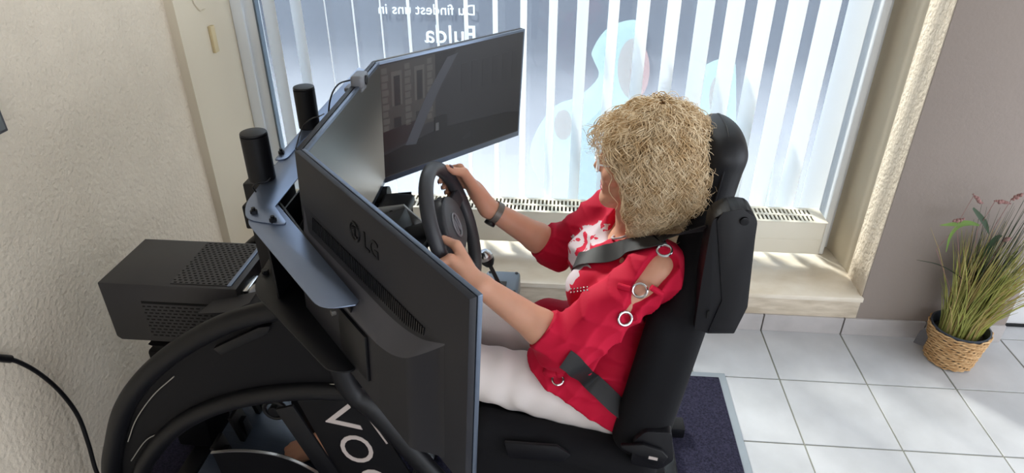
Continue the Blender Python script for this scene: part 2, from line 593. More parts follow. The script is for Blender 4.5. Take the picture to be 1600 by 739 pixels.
# ---- marble sill and skirting
sill = tag(thing('trim_2', 'polished beige marble window sill in front of the radiator', None), kind='structure')
MB().box((NICHE_L, WALL_Y - 0.012, SILL_Z - 0.022), (NICHE_R + 0.004, WIN_Y + 0.03, SILL_Z), bev=0.003).build('sill_slab', 'marble', sill)
MB().box((NICHE_L, WALL_Y - 0.002, 0.084), (NICHE_R, WALL_Y + 0.02, SILL_Z - 0.022), bev=0.001).build('sill_riser', 'marble_riser', sill)
bb = tag(thing('baseboard_back', 'grey ceramic skirting tiles along the window wall', None), kind='structure')
for cx in range(-7, 3):
    x0, x1 = cx * TILE + J, (cx + 1) * TILE - J
    x1 = min(x1, DOOR_X)
    MB().box((x0, WALL_Y - 0.009, 0.0), (x1, WALL_Y + 0.011, 0.084), bev=0.001, seg=1).build('tile', 'tile_skirting', bb)

# ---- window
translucent('window_film', '#8a92a2', '#8e98a8', 0.6, 0.86)
glass = bpy.data.materials.new('clear_glass'); glass.use_nodes = True
_nt = glass.node_tree
for _n in list(_nt.nodes): _nt.nodes.remove(_n)
_o = _nt.nodes.new('ShaderNodeOutputMaterial'); _t = _nt.nodes.new('ShaderNodeBsdfTransparent'); _g = _nt.nodes.new('ShaderNodeBsdfGlossy')
_t.inputs['Color'].default_value = (0.94, 0.97, 0.97, 1); _g.inputs['Roughness'].default_value = 0.02
_x = _nt.nodes.new('ShaderNodeMixShader'); _x.inputs['Fac'].default_value = 0.05
_nt.links.new(_t.outputs[0], _x.inputs[1]); _nt.links.new(_g.outputs[0], _x.inputs[2]); _nt.links.new(_x.outputs[0], _o.inputs['Surface'])
MATS['clear_glass'] = glass

win = tag(thing('window_1', 'large white framed shop window behind vertical blinds', None), kind='structure')
GL, GR = -2.205, 0.243
fb = MB()
fb.box((NICHE_L, WIN_Y, SILL_Z), (GL - 0.045, WIN_Y + 0.09, 2.66), bev=0.004)
fb.box((GL - 0.05, WIN_Y + 0.018, SILL_Z), (GL, WIN_Y + 0.08, 2.66), bev=0.004)
fb.build('frame_jamb', 'frame_white', win)
fb = MB()
fb.box((GR + 0.05, WIN_Y - 0.02, SILL_Z), (0.362, WIN_Y + 0.09, 2.66), bev=0.004)
fb.box((GR + 0.052, WIN_Y - 0.085, SILL_Z), (GR + 0.080, WIN_Y, 2.66), bev=0.004)
fb.box((GR, WIN_Y + 0.018, SILL_Z), (GR + 0.056, WIN_Y + 0.08, 2.66), bev=0.004)
fb.build('frame_jamb', 'frame_white', win)
MB().box((GL - 0.02, WIN_Y + 0.01, SILL_Z), (GR + 0.02, WIN_Y + 0.08, SILL_Z + 0.07), bev=0.004).build('frame_rail', 'frame_white', win)
MB().box((GL - 0.02, WIN_Y + 0.01, 2.58), (GR + 0.02, WIN_Y + 0.08, 2.66), bev=0.004).build('frame_rail', 'frame_white', win)
MB().box((GL, WIN_Y + 0.014, SILL_Z + 0.07), (GL + 0.008, WIN_Y + 0.05, 2.58)).box((GR - 0.006, WIN_Y + 0.014, SILL_Z + 0.07), (GR + 0.001, WIN_Y + 0.05, 2.58)).build('gasket', 'frame_gasket', win)
MB().box((GL, WIN_Y + 0.040, SILL_Z + 0.06), (GR, WIN_Y + 0.0405, 2.60)).build('frosted_pane', 'window_film', win)
MB().box((GL, WIN_Y + 0.066, SILL_Z + 0.06), (GR, WIN_Y + 0.072, 2.60)).build('outer_pane', 'clear_glass', win)

# ---- street outside
_m = mat('street', '#e2e3e6', rough=0.9)
_nt = _m.node_tree; _b = _nt.nodes['Principled BSDF']; _tc = _nt.nodes.new('ShaderNodeTexCoord'); _sx = _nt.nodes.new('ShaderNodeSeparateXYZ')
_nz = _nt.nodes.new('ShaderNodeTexNoise'); _nz.inputs['Scale'].default_value = 0.9; _ad = _nt.nodes.new('ShaderNodeMath'); _ad.operation = 'MULTIPLY_ADD'; _ad.inputs[1].default_value = 1.6
_rp = _nt.nodes.new('ShaderNodeMapRange'); _rp.inputs['From Min'].default_value = 1.6; _rp.inputs['From Max'].default_value = 5.6
_cr = _nt.nodes.new('ShaderNodeMix'); _cr.data_type = 'RGBA'; _cr.inputs['A'].default_value = (*lin('#8b8e96'), 1); _cr.inputs['B'].default_value = (*lin('#2e313b'), 1)
_nt.links.new(_tc.outputs['Object'], _sx.inputs[0]); _nt.links.new(_tc.outputs['Object'], _nz.inputs['Vector']); _nt.links.new(_nz.outputs['Fac'], _ad.inputs[0]); _nt.links.new(_sx.outputs['Y'], _ad.inputs[2])
_nt.links.new(_ad.outputs[0], _rp.inputs['Value']); _nt.links.new(_rp.outputs['Result'], _cr.inputs['Factor']); _nt.links.new(_cr.outputs['Result'], _b.inputs['Base Color'])
pv = MB().box((-14, WIN_Y + 0.14, -0.4), (14, 14, -0.02)).build('pavement', 'street'); tag(pv, 'pale pavement running out to grey asphalt outside the window', kind='structure')
fc = MB().box((-14, 14, -0.5), (14, 14.5, 9)).build('wall_opposite', 'facade'); tag(fc, 'grey house front across the street', kind='structure')

# ---- vertical blind
translucent('blind_fabric', '#eef0f2', '#e6eaee', 0.45, 0.0)
blind = thing('vertical_blind', 'white fabric vertical blind hanging across the shop window', 'blind', (-0.96, 0.70, 2.64))
MB().box((-2.20, 0.675, 2.60), (0.24, 0.725, 2.64), bev=0.004).build('head_rail', 'frame_white', blind)
SL = math.radians(17.7)
_sm = MB()
_n = 8
sv = []
for i in range(_n + 1):
    s = (i / _n - 0.5)
    sv.append((s * 0.127, 0.004 * (1 - 4 * s * s)))
ux, uy = -math.sin(SL), math.cos(SL)
poly = [(a * ux + b * uy, a * uy - b * ux, 0.0) for a, b in sv] + [(a * ux + (b + 0.0008) * uy, a * uy - (b + 0.0008) * ux, 0.0) for a, b in sv[::-1]]
_sm.prism(poly, (0, 0, 2.34))
_me = bpy.data.meshes.new('slat'); _sm.bm.to_mesh(_me); _sm.bm.free(); _me.materials.append(MATS['blind_fabric'])
for p in _me.polygons: p.use_smooth = True
_me.set_sharp_from_angle(angle=math.radians(40))
x = -1.768 - 3 * 0.1177
while x < 0.24:
    o = bpy.data.objects.new('slat', _me); COL.objects.link(o); o.parent = blind
    o.location = (x + 0.96 + rng.uniform(-0.004, 0.004), 0, -2.38); o.rotation_euler = (0, 0, rng.uniform(-0.05, 0.05))
    if x < -1.9: o.rotation_euler[2] = 0.5 + rng.uniform(-0.1, 0.1)
    x += 0.1177

# ---- radiator
rad = thing('radiator', 'cream convector radiator with slotted top below the blind', 'radiator', (-0.95, 0.57, SILL_Z))
RX0, RX1, RY0, RY1, RZ0, RZ1 = -2.18, 0.238, 0.50, 0.63, 0.280, 0.432
b = MB()
b.box((RX0, RY0, RZ0), (RX1, RY0 + 0.004, RZ1), bev=0.0015)
b.box((RX0, RY1 - 0.004, RZ0), (RX1, RY1, RZ1))
b.box((RX1 - 0.006, RY0, RZ0), (RX1, RY1, RZ1), bev=0.0015).box((RX0, RY0, RZ0), (RX0 + 0.006, RY1, RZ1))
b.box((RX0, RY0 - 0.0015, RZ0 + 0.068), (RX1, RY0 + 0.001, RZ0 + 0.073))
b.build('casing', 'radiator_cream', rad)
MB().box((RX0 + 0.01, RY0 + 0.01, RZ0 + 0.02), (RX1 - 0.01, RY1 - 0.01, RZ1 - 0.03)).build('convector_core', 'radiator_inside', rad)
b = MB()
gx1 = RX1 - 0.045
b.box((gx1, RY0 - 0.003, RZ1), (RX1 + 0.004, RY1 + 0.002, RZ1 + 0.004)).box((RX0, RY0 - 0.003, RZ1), (RX0 + 0.05, RY1 + 0.002, RZ1 + 0.004))
for (y0, y1) in ((RY0 - 0.003, RY0 + 0.013), (0.5585, 0.5725), (RY1 - 0.016, RY1 + 0.002)):
    b.box((RX0 + 0.05, y0, RZ1), (gx1, y1, RZ1 + 0.004))
xx = RX0 + 0.05
while xx < gx1:
    b.box((xx, RY0 + 0.013, RZ1 - 0.002), (xx + 0.0085, RY1 - 0.016, RZ1 + 0.003)); xx += 0.0172
tag(b.build('top_grille', 'radiator_cream', rad, smooth=0), kind='stuff')
b = MB(); b.cyl((-0.70, 0.53, RZ0 + 0.1), (-0.70, 0.53, RZ1 - 0.005), 0.013, seg=16); b.cyl((-0.70, 0.485, RZ1 - 0.045), (-0.70, 0.50, RZ1 - 0.045), 0.018, seg=20, bev=0.003)
b.build('valve_knob', 'frame_white', rad)
for fx in (-2.0, -1.35, -0.45):
    MB().box((fx, 0.56, SILL_Z), (fx + 0.04, 0.60, RZ0 + 0.01)).build('foot_bracket', 'radiator_cream', rad)


# ================================================================== FLOOR MAT
mat('carpet', '#39374a', rough=1.0, spec=0.1, col2='#22212e', nscale=160, bump=1.0, bscale=420, bdist=0.004)
mat('mat_border', '#8b939a', rough=0.7)
mt = thing('floor_mat', 'dark blue grey carpet mat with light grey rubber edge under the simulator', 'mat', (-1.2, -0.6, 0))
MX0, MX1, MY0, MY1 = -2.24, -0.211, -1.28, 0.011
MB().box((MX0 + 0.028, MY0 + 0.028, 0.0005), (MX1 - 0.028, MY1 - 0.028, 0.009), bev=0.002).build('carpet_pile', 'carpet', mt)
b = MB()
for lo, hi in (((MX0, MY0), (MX1, MY0 + 0.03)), ((MX0, MY1 - 0.03), (MX1, MY1)), ((MX0, MY0 + 0.03), (MX0 + 0.03, MY1 - 0.03)), ((MX1 - 0.03, MY0 + 0.03), (MX1, MY1 - 0.03))):
    b.box((*lo, 0.0003), (*hi, 0.005))
b.build('rubber_edge', 'mat_border', mt, smooth=0)

# ================================================================== SIMULATOR RIG
mat('black_steel', '#09090d', rough=0.42, spec=0.35, bump=0.06, bscale=900, bdist=0.0006)
mat('sheen_sheet', '#7f8ca4', rough=0.36, metal=0.85, spec=0.7, bump=0.04, bscale=900, bdist=0.0005)  # black plates; blue window sheen put into the base colour
mat('tube_black', '#08080c', rough=0.48, spec=0.35)
mat('panel_black', '#050509', rough=0.55, spec=0.25)
mat('bolt_steel', '#1d1d20', rough=0.3, metal=0.6)
mat('bright_edge', '#c9c6c2', rough=0.3, metal=0.9)
mat('letter_grey', '#b9aeaa', rough=0.5)
mat('foot_plate', '#3a4250', rough=0.35, metal=0.3, aniso=(3, 60, 3), noise=0.2, nscale=3)
mat('case_black', '#2e2d30', rough=0.42, bump=0.05, bscale=900)
mat('aluminium', '#a9a9a8', rough=0.4, metal=0.7)

YN, YF = -0.88, -0.32
YC = -0.60
rig = thing('driving_simulator', 'black tubular driving simulator frame carrying monitors, steering wheel and seat', 'simulator', (-1.3, YC, 0.0))
outer_px = [(175, 739), (180, 690), (193, 640), (220, 598), (262, 558), (315, 524), (372, 499), (450, 481)]
inner_px = [(222, 739), (243, 700), (272, 670), (310, 646), (360, 627), (420, 615), (485, 610), (545, 612)]


def pxp(pts, y):
    return [at(x, z, 'y', y) for x, z in pts]


out_n = pxp(outer_px, YN); inn_n = pxp(inner_px, YN)
out_path = [(out_n[0][0] + 0.01, YN, 0.012), (out_n[0][0] - 0.005, YN, 0.15)] + [tuple(p) for p in out_n] + [(out_n[-1][0] + 0.10, YN, out_n[-1][2] + 0.012)]
inn_path = [(inn_n[0][0] - 0.03, YN, 0.012), (inn_n[0][0] - 0.03, YN, 0.14)] + [tuple(p) for p in inn_n]
e_in = inn_n[-1]
diag = [(e_in[0] + 0.005, YN, e_in[2] + 0.005), (-1.33, YN, 0.60), (-1.22, YN, 0.42), (-1.08, YN, 0.20), (-0.96, YN, 0.012)]
for dy in (0.0, YF - YN):
    sh = lambda pts: [(p[0], p[1] + dy, p[2]) for p in pts]
    MB().tube(sh(spline(out_path, 6)), 0.0255, seg=18).build('arched_tube', 'tube_black', rig)
    MB().tube(sh(spline(inn_path, 6)), 0.0235, seg=18).build('arched_tube', 'tube_black', rig)
    MB().tube(sh(spline([(e_in[0] - 0.03, YN, e_in[2] + 0.16)] + diag, 6)), 0.026, seg=18).build('diagonal_tube', 'tube_black', rig)
    MB().box((-2.12, YN - 0.03 + dy, 0.009), (-0.42, YN + 0.03 + dy, 0.055), bev=0.006).build('base_rail', 'black_steel', rig)
    # side panel between the two arched tubes
    up = spline(out_path[1:], 4); lo_ = spline(inn_path[1:], 4)
    poly = [(p[0], YN + 0.004 + dy, p[2]) for p in up] + [(-1.33, YN + 0.004 + dy, 0.92), (-1.33, YN + 0.004 + dy, e_in[2] + 0.02)] + [(p[0], YN + 0.004 + dy, p[2]) for p in lo_[::-1]]
    MB().prism(poly, (0, 0.004, 0)).build('side_panel', 'panel_black', rig)
for X in (-2.06, -1.30, -0.50):
    MB().box((X - 0.03, YN, 0.009), (X + 0.03, YF, 0.05), bev=0.004).build('cross_rail', 'black_steel', rig)


def strip(p0, p1, w, th, y):
    """a flat bar in the side plane between two points (x, z)"""
    a = np.array(p0); c = np.array(p1); d = (c - a) / np.linalg.norm(c - a); n = np.array((-d[1], d[0])) * w / 2
    return [(a[0] + n[0], y, a[1] + n[1]), (c[0] + n[0], y, c[1] + n[1]), (c[0] - n[0], y, c[1] - n[1]), (a[0] - n[0], y, a[1] - n[1])]


def xz(px, py, y=YN):
    p = at(px, py, 'y', y); return (p[0], p[2])


# thin bright edges of the panel
for pts in ([(200, 690), (213, 655), (240, 617), (272, 588)], [(205, 720), (228, 688), (252, 676)], [(470, 604), (505, 601), (530, 601), (556, 605)]):
    MB().tube(spline(pxp(pts, YN - 0.001), 6), 0.0016, seg=6).build('panel_edge', 'bright_edge', rig)
# strut, lettered panel
MB().prism(strip(xz(446, 632), xz(533, 760), 0.05, 0, YN - 0.012), (0, 0.008, 0), bev=0.001).build('strut', 'black_steel', rig)
pl = [(*at(p[0], p[1], 'y', YN - 0.006),) for p in ((462, 622), (556, 618), (575, 640), (640, 739), (680, 800), (575, 830), (528, 739))]
lp = MB().prism(pl, (0, 0.006, 0), bev=0.0008).build('lettered_panel', 'panel_black', rig)
pl2 = at(581, 655, 'y', YN - 0.0065)
MB().prism(strip(xz(580, 654), xz(606, 690), 0.005, 0, YN - 0.0075), (0, 0.001, 0)).build('panel_edge', 'letter_grey', rig)
# lettering running down the panel, its feet to the lower left
V0 = np.array(xz(531, 651)); O0 = np.array(xz(556, 697)); dirr = (O0 - V0); step = np.linalg.norm(dirr); dirr = dirr / step
upv = np.array((-dirr[1], dirr[0]))
if upv[0] < 0: upv = -upv
for ch, k, ln in (('V', 0.0, 0.100), ('O', 1.02, 0.108), ('G', 2.22, 0.108)):
    me = text_mesh(ch, 0.135, 0.0008, 0.0)
    xs = [v.co.x for v in me.vertices]; ys = [v.co.y for v in me.vertices]
    mx, my = (min(xs) + max(xs)) / 2, (min(ys) + max(ys)) / 2
    sx = ln / (max(xs) - min(xs)) * 0.92; sy = 0.083 / (max(ys) - min(ys))
    cc = V0 + dirr * (step * k) + np.array((0.004, 0.0))
    for v in me.vertices:
        a, c, z = (v.co.x - mx) * sx, (v.co.y - my) * sy, v.co.z
        q = cc + dirr * a + upv * c
        v.co = (q[0], YN - 0.0075 - z, q[1])
    me.flip_normals()
    link('letter', me, 'letter_grey', lp, smooth=0)
# foot plate with pedals, arched guard
fpl = MB()
Mf = Matrix.Translation((-1.73, -0.60, 0.14)) @ Matrix.Rotation(math.radians(12), 4, 'Y')
fpl.box((-0.21, -0.25, -0.004), (0.25, 0.25, 0.004), bev=0.0015, M=Mf).build('foot_plate', 'foot_plate', rig)
for yy in (-0.12, 0.0, 0.12):
    b = MB(); b.box((-0.13, yy - 0.032, 0.05), (-0.115, yy + 0.032, 0.16), bev=0.003, M=Mf @ Matrix.Rotation(math.radians(-25), 4, 'Y'))
    b.box((-0.14, yy - 0.012, 0.0), (-0.125, yy + 0.012, 0.10), M=Mf @ Matrix.Rotation(math.radians(-12), 4, 'Y'))
    b.build('pedal', 'black_steel', rig)
g = [(330, 707), (365, 704), (405, 706), (450, 716), (500, 741), (540, 775)]
gp = spline([tuple(p) for p in pxp(g, -0.80)], 5)
b = MB(); b.tube(gp, 0, flat=(0.004, 0.0015), up=(0, 0, 1)); b.build('guard_edge', 'bright_edge', rig)
poly = [(p[0], -0.797, p[2] - 0.001) for p in gp] + [(gp[-1][0], -0.797, 0.03), (gp[0][0] + 0.03, -0.797, 0.03)]
MB().prism(poly, (0, 0.004, 0)).build('guard_panel', 'panel_black', rig)
# bearing ring on the pedal strut, as seen between tube and strut
b = MB(); cc = at(430, 640, 'y', -0.80); b.torus(cc, (0, 1, 0), 0.03, 0.006, seg=24, s2=8); b.cyl((cc[0], -0.79, cc[2]), (cc[0], -0.81, cc[2]), 0.016); b.build('bearing', 'black_steel', rig)
# flap and clamp by the computer
MB().prism([tuple(at(*p, 'z', z)) for p, z in (((308, 490), .70), ((333, 470), .715), ((402, 455), .735), ((390, 473), .725), ((357, 488), .71))], (0, 0, -0.004)).build('side_flap', 'case_black', rig)
MB().prism([tuple(p) for p in pxp(((333, 545), (345, 555), (418, 522), (422, 510), (404, 512)), YN - 0.01)], (0, 0.012, 0), bev=0.001).build('clamp', 'black_steel', rig)
# carrier under the computer
MB().box((-2.14, -0.56, 0.05), (-2.02, -0.42, 0.462), bev=0.01).build('computer_post', 'panel_black', rig)
MB().prism([(-2.12, -0.575, 0.50), (-1.55, -0.575, 0.50), (-1.55, -0.575, 0.30), (-1.80, -0.575, 0.30), (-1.93, -0.575, 0.36), (-1.985, -0.575, 0.46)], (0, 0.16, 0), bev=0.004).build('computer_carrier', 'panel_black', rig)
# upright and monitor mount
MB().box((-1.66, -0.66, 0.05), (-1.58, -0.54, 1.10), bev=0.005).build('upright_post', 'black_steel', rig)
UN = np.array((0.659, -0.752)); NB = np.array((-0.752, -0.659))      # along / behind the near side monitor
ZT = 1.14
A2 = np.array((-1.405, -0.907))


def w2(s, o):
    p = A2 + UN * s + NB * o; return p


def chan(name_top, pts, z0, th, m, parent=rig):
    return MB().prism([(p[0], p[1], z0) for p in pts], (0, 0, th), bev=0.0012).build(name_top, m, parent)


def rounded(pts, rad, n=6):
    """round the corners of a 2-D polygon; rad per corner"""
    out = []; m = len(pts)
    for i in range(m):
        p = np.array(pts[i], float); r = rad[i]
        if r <= 0: out.append(tuple(p)); continue
        a = np.array(pts[i - 1], float) - p; c = np.array(pts[(i + 1) % m], float) - p
        a /= np.linalg.norm(a); c /= np.linalg.norm(c)
        for k in range(n + 1):
            t = k / n
            q = (1 - t) ** 2 * (p + a * r) + 2 * t * (1 - t) * p + t * t * (p + c * r)
            out.append(tuple(q))
    return out


zp = lambda px, py, z=ZT: tuple(at(px, py, 'z', z)[:2])
# the wing plate (near side) and the bar plate behind the centre monitor
wing = rounded([zp(418, 300), zp(561, 469), zp(556, 476), zp(500, 484), zp(384, 345)], [0.0, 0, 0, 0.035, 0.03])
chan('wing_plate', wing, ZT - 0.003, 0.003, 'sheen_sheet')
bar = rounded([zp(425, 262, ZT + .003), zp(476, 205, ZT + .003), zp(560, 120, ZT + .003), zp(592, 120, ZT + .003), zp(430, 322, ZT + .003), zp(452, 352, ZT + .003), zp(383, 343, ZT + .003), zp(383, 318, ZT + .003)], [0, 0, 0, 0, 0, 0.03, 0.03, 0.03])
chan('bar_plate', bar, ZT, 0.003, 'sheen_sheet')
fb_ = rounded([zp(428, 250, ZT + .006), zp(478, 195, ZT + .006), zp(560, 105, ZT + .006), zp(578, 112, ZT + .006), zp(470, 222, ZT + .006), zp(447, 249, ZT + .006)], [0.01, 0, 0, 0, 0, 0.02])
chan('cover_plate', fb_, ZT + 0.003, 0.003, 'sheen_sheet')
# web under the wing plate and the wide lower flange
ZL = 0.975
wl_ = rounded([zp(425, 395, ZL), zp(450, 408, ZL), zp(560, 572, ZL), zp(545, 581, ZL), zp(513, 580, ZL), zp(392, 452, ZL)], [0.03, 0, 0.01, 0.01, 0.02, 0.05])
chan('lower_flange', wl_, ZL - 0.004, 0.004, 'black_steel')
wa, wb_ = np.array(zp(452, 410, ZL)), np.array(zp(561, 574, ZL))
MB().prism([(wa[0], wa[1], ZL), (wb_[0], wb_[1], ZL), (wb_[0], wb_[1], ZT - 0.003), (wa[0], wa[1], ZT - 0.003)], (0.003, 0.003, 0)).build('channel_web', 'black_steel', rig)
MB().prism([(-1.475, -0.95, ZL), (-1.475, -0.25, ZL), (-1.475, -0.25, ZT - .004), (-1.475, -0.95, ZT - .004)], (-0.004, 0, 0)).build('channel_web', 'black_steel', rig)
MB().box((float(at(373, 306, 'y', -0.84)[0]), -0.84, float(at(382, 358, 'y', -0.84)[2])), (-1.50, -0.72, 1.136), bev=0.004).build('mount_block', 'panel_black', rig)
# far-side wing plate (mirrored), mostly hidden behind the far monitor
UF = np.array((0.664, 0.747)); NF = np.array((-0.747, 0.664)); A3 = np.array((-1.418, -0.282))
farw = [tuple(A3 + UF * s + NF * o) for s, o in ((-0.02, 0.05), (0.27, 0.05), (0.27, 0.11), (-0.02, 0.13))]
chan('wing_plate', farw, ZT - 0.003, 0.003, 'sheen_sheet')
# bolts
for (px, py, z) in ((397, 333, ZT + .003), (427, 346, ZT + .003), (440, 240, ZT + .006)):
    p = at(px, py, 'z', z); b = MB(); b.cyl((p[0], p[1], z - 0.001), (p[0], p[1], z + 0.007), 0.0075, seg=6); b.cyl((p[0], p[1], z - 0.001), (p[0], p[1], z + 0.013), 0.0042, seg=10); b.build('bolt', 'bolt_steel', rig)
for (px, py) in ((415, 427), (443, 440)):
    p = at(px, py, 'z', ZL); b = MB(); b.cyl((p[0], p[1], ZL), (p[0], p[1], ZL + 0.010), 0.008, seg=6); b.build('bolt', 'bolt_steel', rig)
for t, z in ((0.48, 1.06), (0.83, 1.06)):
    p = wa + (wb_ - wa) * t; b = MB(); b.cyl((p[0] - 0.001, p[1] - 0.001, z), (p[0] - 0.012, p[1] - 0.010, z), 0.006, seg=10); b.build('bolt', 'bright_edge', rig)
# arm joining the wing to the diagonal tube
MB().box((-1.37, -0.97, 0.82), (-1.335, -0.86, 0.972), bev=0.004).build('mount_arm', 'panel_black', rig)
# wheel deck
MB().box((-1.50, -0.78, 0.86), (-1.30, -0.42, 0.872), bev=0.002).build('wheel_deck', 'black_steel', rig)
for yy in (YN + 0.06, YF - 0.06):
    MB().box((-1.46, yy - 0.02, 0.05), (-1.40, yy + 0.02, 0.862), bev=0.004).build('deck_post', 'black_steel', rig)
    MB().box((-1.475, min(yy, YC), 0.84), (-1.40, max(yy, YC), 0.862)).build('deck_beam', 'black_steel', rig)
MB().box((-1.12, -0.37, 0.03), (-1.04, -0.33, 0.60), bev=0.004).build('shifter_post', 'black_steel', rig)
MB().box((-1.10, -0.80, 0.05), (-0.55, -0.40, 0.24), bev=0.01).build('seat_pedestal', 'panel_black', rig)

# ---- upright cylinders on the mount
for (px, py, lab) in ((410, 278, 'black upright cylinder on the monitor mount, nearer and larger of two'), (484, 198, 'black upright cylinder on the monitor mount, behind the centre screen')):
    p = at(px, py, 'z', ZT + 0.006)
    r_ = 0.030 if py > 250 else 0.028
    b = thing('cylinder_speaker', lab, 'speaker', (p[0], p[1], ZT + 0.006), group='cylinders on the monitor mount')
    MB().cyl((p[0], p[1], ZT + 0.006), (p[0], p[1], ZT + 0.112), r_, seg=32).build('housing', 'tube_black', b)
    MB().cyl((p[0], p[1], ZT + 0.112), (p[0], p[1], ZT + 0.119), r_ * 0.985, seg=32, bev=0.003).build('end_cap', 'black_plastic', b)
# thin cables on the mount
def cable(name, pts, r, label, m='black_plastic', cat='cable'):
    p = [tuple(q) for q in pts]
    mb = MB().tube(spline(p, 8), r, seg=8); o = mb.build(name, m); return tag(o, label, cat)


cable('speaker_cable', [at(462, 232, 'z', ZT + .01), at(472, 200, 'z', 1.17), at(486, 186, 'z', 1.20), at(498, 182, 'z', 1.215), at(506, 178, 'z', 1.20)], 0.0018, 'thin black cable looping round the rear cylinder')
cable('speaker_lead', [at(400, 300, 'z', ZT + .006), at(395, 292, 'z', 1.16), at(402, 287, 'z', 1.17), at(418, 283, 'z', 1.158), at(428, 268, 'z', ZT + .007)], 0.0016, 'thin lead at the foot of the nearer cylinder')

# ================================================================== MONITORS
mat('monitor_back', '#1b1b21', rough=0.5, spec=0.35, bump=0.1, bscale=1200, bdist=0.0004)
mat('monitor_band', '#3f3f46', rough=0.5)  # light on the upturned band put in as a paler colour
mat('monitor_edge', '#667182', rough=0.3, metal=0.75, spec=0.6)  # bluish sheen of the top edges is part of this colour
mat('logo_black', '#020203', rough=0.4, spec=0.2)
mat('screen_dark', '#1c1d20', rough=0.3, spec=1.0)
mat('bezel', '#0f0f12', rough=0.35)
TLT = math.radians(2.9)
DOWN = Vector((-math.sin(TLT), 0, -math.cos(TLT)))


def monitor(P0, P1, front, W, label, logo=True, H=0.366):
    P0 = Vector((*P0, 1.30)); P1 = Vector((*P1, 1.30)); u = (P1 - P0).normalized()
    n = u.cross(DOWN).normalized()
    if n.dot(Vector(front)) < 0: n = -n
    mid = P0 + u * (W / 2) + DOWN * H
    o = thing('monitor', label, 'monitor', tuple(mid), group='three monitors on the simulator')
    pt = lambda s, v, d: P0 + u * s + DOWN * v + n * d

    def slab(s0, s1, v0, v1, d0, d1, name, m, parent, bev=0.0015):
        return MB().prism([pt(s0, v0, d0), pt(s1, v0, d0), pt(s1, v1, d0), pt(s0, v1, d0)], n * (d1 - d0), bev=bev).build(name, m, parent)
    slab(0, W, 0, H, 0.0, 0.012, 'back_shell', 'monitor_back', o)
    slab(0, W, 0, H, 0.0135, 0.022, 'front_frame', 'monitor_edge', o)
    slab(0.003, W - 0.003, 0.003, H - 0.003, 0.011, 0.0145, 'seam', 'logo_black', o, 0)
    sc = slab(0.007, W - 0.007, 0.007, H - 0.018, 0.0215, 0.0226, 'screen', 'screen_dark', o, 0)
    # bulge on the back with the sweeping band
    us = np.linspace(0.012, 0.552, 73); prof = []
    bm = bmesh.new(); k = W / 0.613; grid = []
    vs = np.linspace(0, 1, 9)
    for s in us:
        vt = 0.112
        if s < 0.05: lo_v = 0.205 - 0.10 * (1 - min(1, (s - 0.012) / 0.038)) ** 1.6
        elif s > 0.36: t = (s - 0.36) / 0.192; lo_v = 0.205 - 0.088 * t ** 2.2
        else: lo_v = 0.205
        row = []; fe = min(1, max(0.02, (s - 0.012) / 0.045)); fe = fe * fe * (3 - 2 * fe); fr_ = min(1, max(0.02, (0.554 - s) / 0.06)); fe *= fr_ * fr_ * (3 - 2 * fr_)
        for t in vs:
            v = vt + (lo_v - vt) * t
            d = 0.034 * (0.10 * min(1, t / 0.42) if t <= 0.42 else 0.10 + 0.90 * ((t - 0.42) / 0.58))
            row.append(pt(s * k, v, -d * fe))
        row.append(pt(s * k, 0.355, -0.034 * fe)); row.append(pt(s * k, 0.358, 0.002))
        grid.append([bm.verts.new(q) for q in row])
    for i in range(len(grid) - 1):
        for j in range(len(grid[0]) - 1):
            f = bm.faces.new((grid[i][j], grid[i][j + 1], grid[i + 1][j + 1], grid[i + 1][j]))
            f.material_index = 1 if 3 < j < 8 else 0
    bm.faces.new(grid[0]); bm.faces.new(grid[-1][::-1])
    bmesh.ops.recalc_face_normals(bm, faces=bm.faces)
    me = bpy.data.meshes.new('rear_housing'); bm.to_mesh(me); bm.free()
    rh = link('rear_housing', me, 'monitor_back', o, 30); me.materials.append(MATS['monitor_band'])
    # ventilation fins
    b = MB()
    s = 0.065
    while s < 0.50:
        b.prism([pt(s * k, 0.119, -0.001), pt((s + 0.0032) * k, 0.119, -0.001), pt((s + 0.0032) * k, 0.146, -0.0035), pt(s * k, 0.146, -0.0035)], -n * 0.0022); s += 0.0066
    tag(b.build('vent_fins', 'black_steel', rh, smooth=0), kind='stuff')
    if logo:
        c = pt(0.262, 0.060, -0.0006)
        lg = MB().torus(c, n, 0.0175, 0.0022, seg=28, s2=6); lg.tube([pt(0.262, 0.050, -.0008), pt(0.262, 0.069, -.0008), pt(0.270, 0.069, -.0008)], 0.0018, seg=6)
        lg.sphere(pt(0.255, 0.054, -0.0008), 0.003, seg=8); lg.build('round_emblem', 'logo_black', o)
        me = text_mesh('LG', 0.047, 0.0008, 0.0004)
        for v in me.vertices:
            v.co = pt(0.293 + v.co.x * 1.0, 0.076 - v.co.y, -0.0006 - v.co.z)
        me.flip_normals(); link('brand_letters', me, 'logo_black', o, 0)
    # mount plate and ports
    MB().prism([pt(0.25 * k, 0.21, -0.034), pt(0.36 * k, 0.21, -0.034), pt(0.36 * k, 0.31, -0.034), pt(0.25 * k, 0.31, -0.034)], -n * 0.006, bev=0.001).build('mount_plate', 'black_steel', o)
    return o, sc, pt


mc, scc, ptc = monitor((-1.405, -0.900), (-1.417, -0.285), (1, 0, 0), 0.618, 'centre monitor seen edge-on, screen grey and empty, webcam on top', logo=False)
mn, scn, ptn = monitor((-1.405, -0.907), (-1.002, -1.367), (0.75, 0.66, 0), 0.613, 'near side monitor showing its black back with raised logo')
mf, scf, ptf = monitor((-1.417, -0.282), (-1.040, 0.142), (0.75, -0.66, 0), 0.567, 'far side monitor with dim street picture in front of the blind', logo=False)
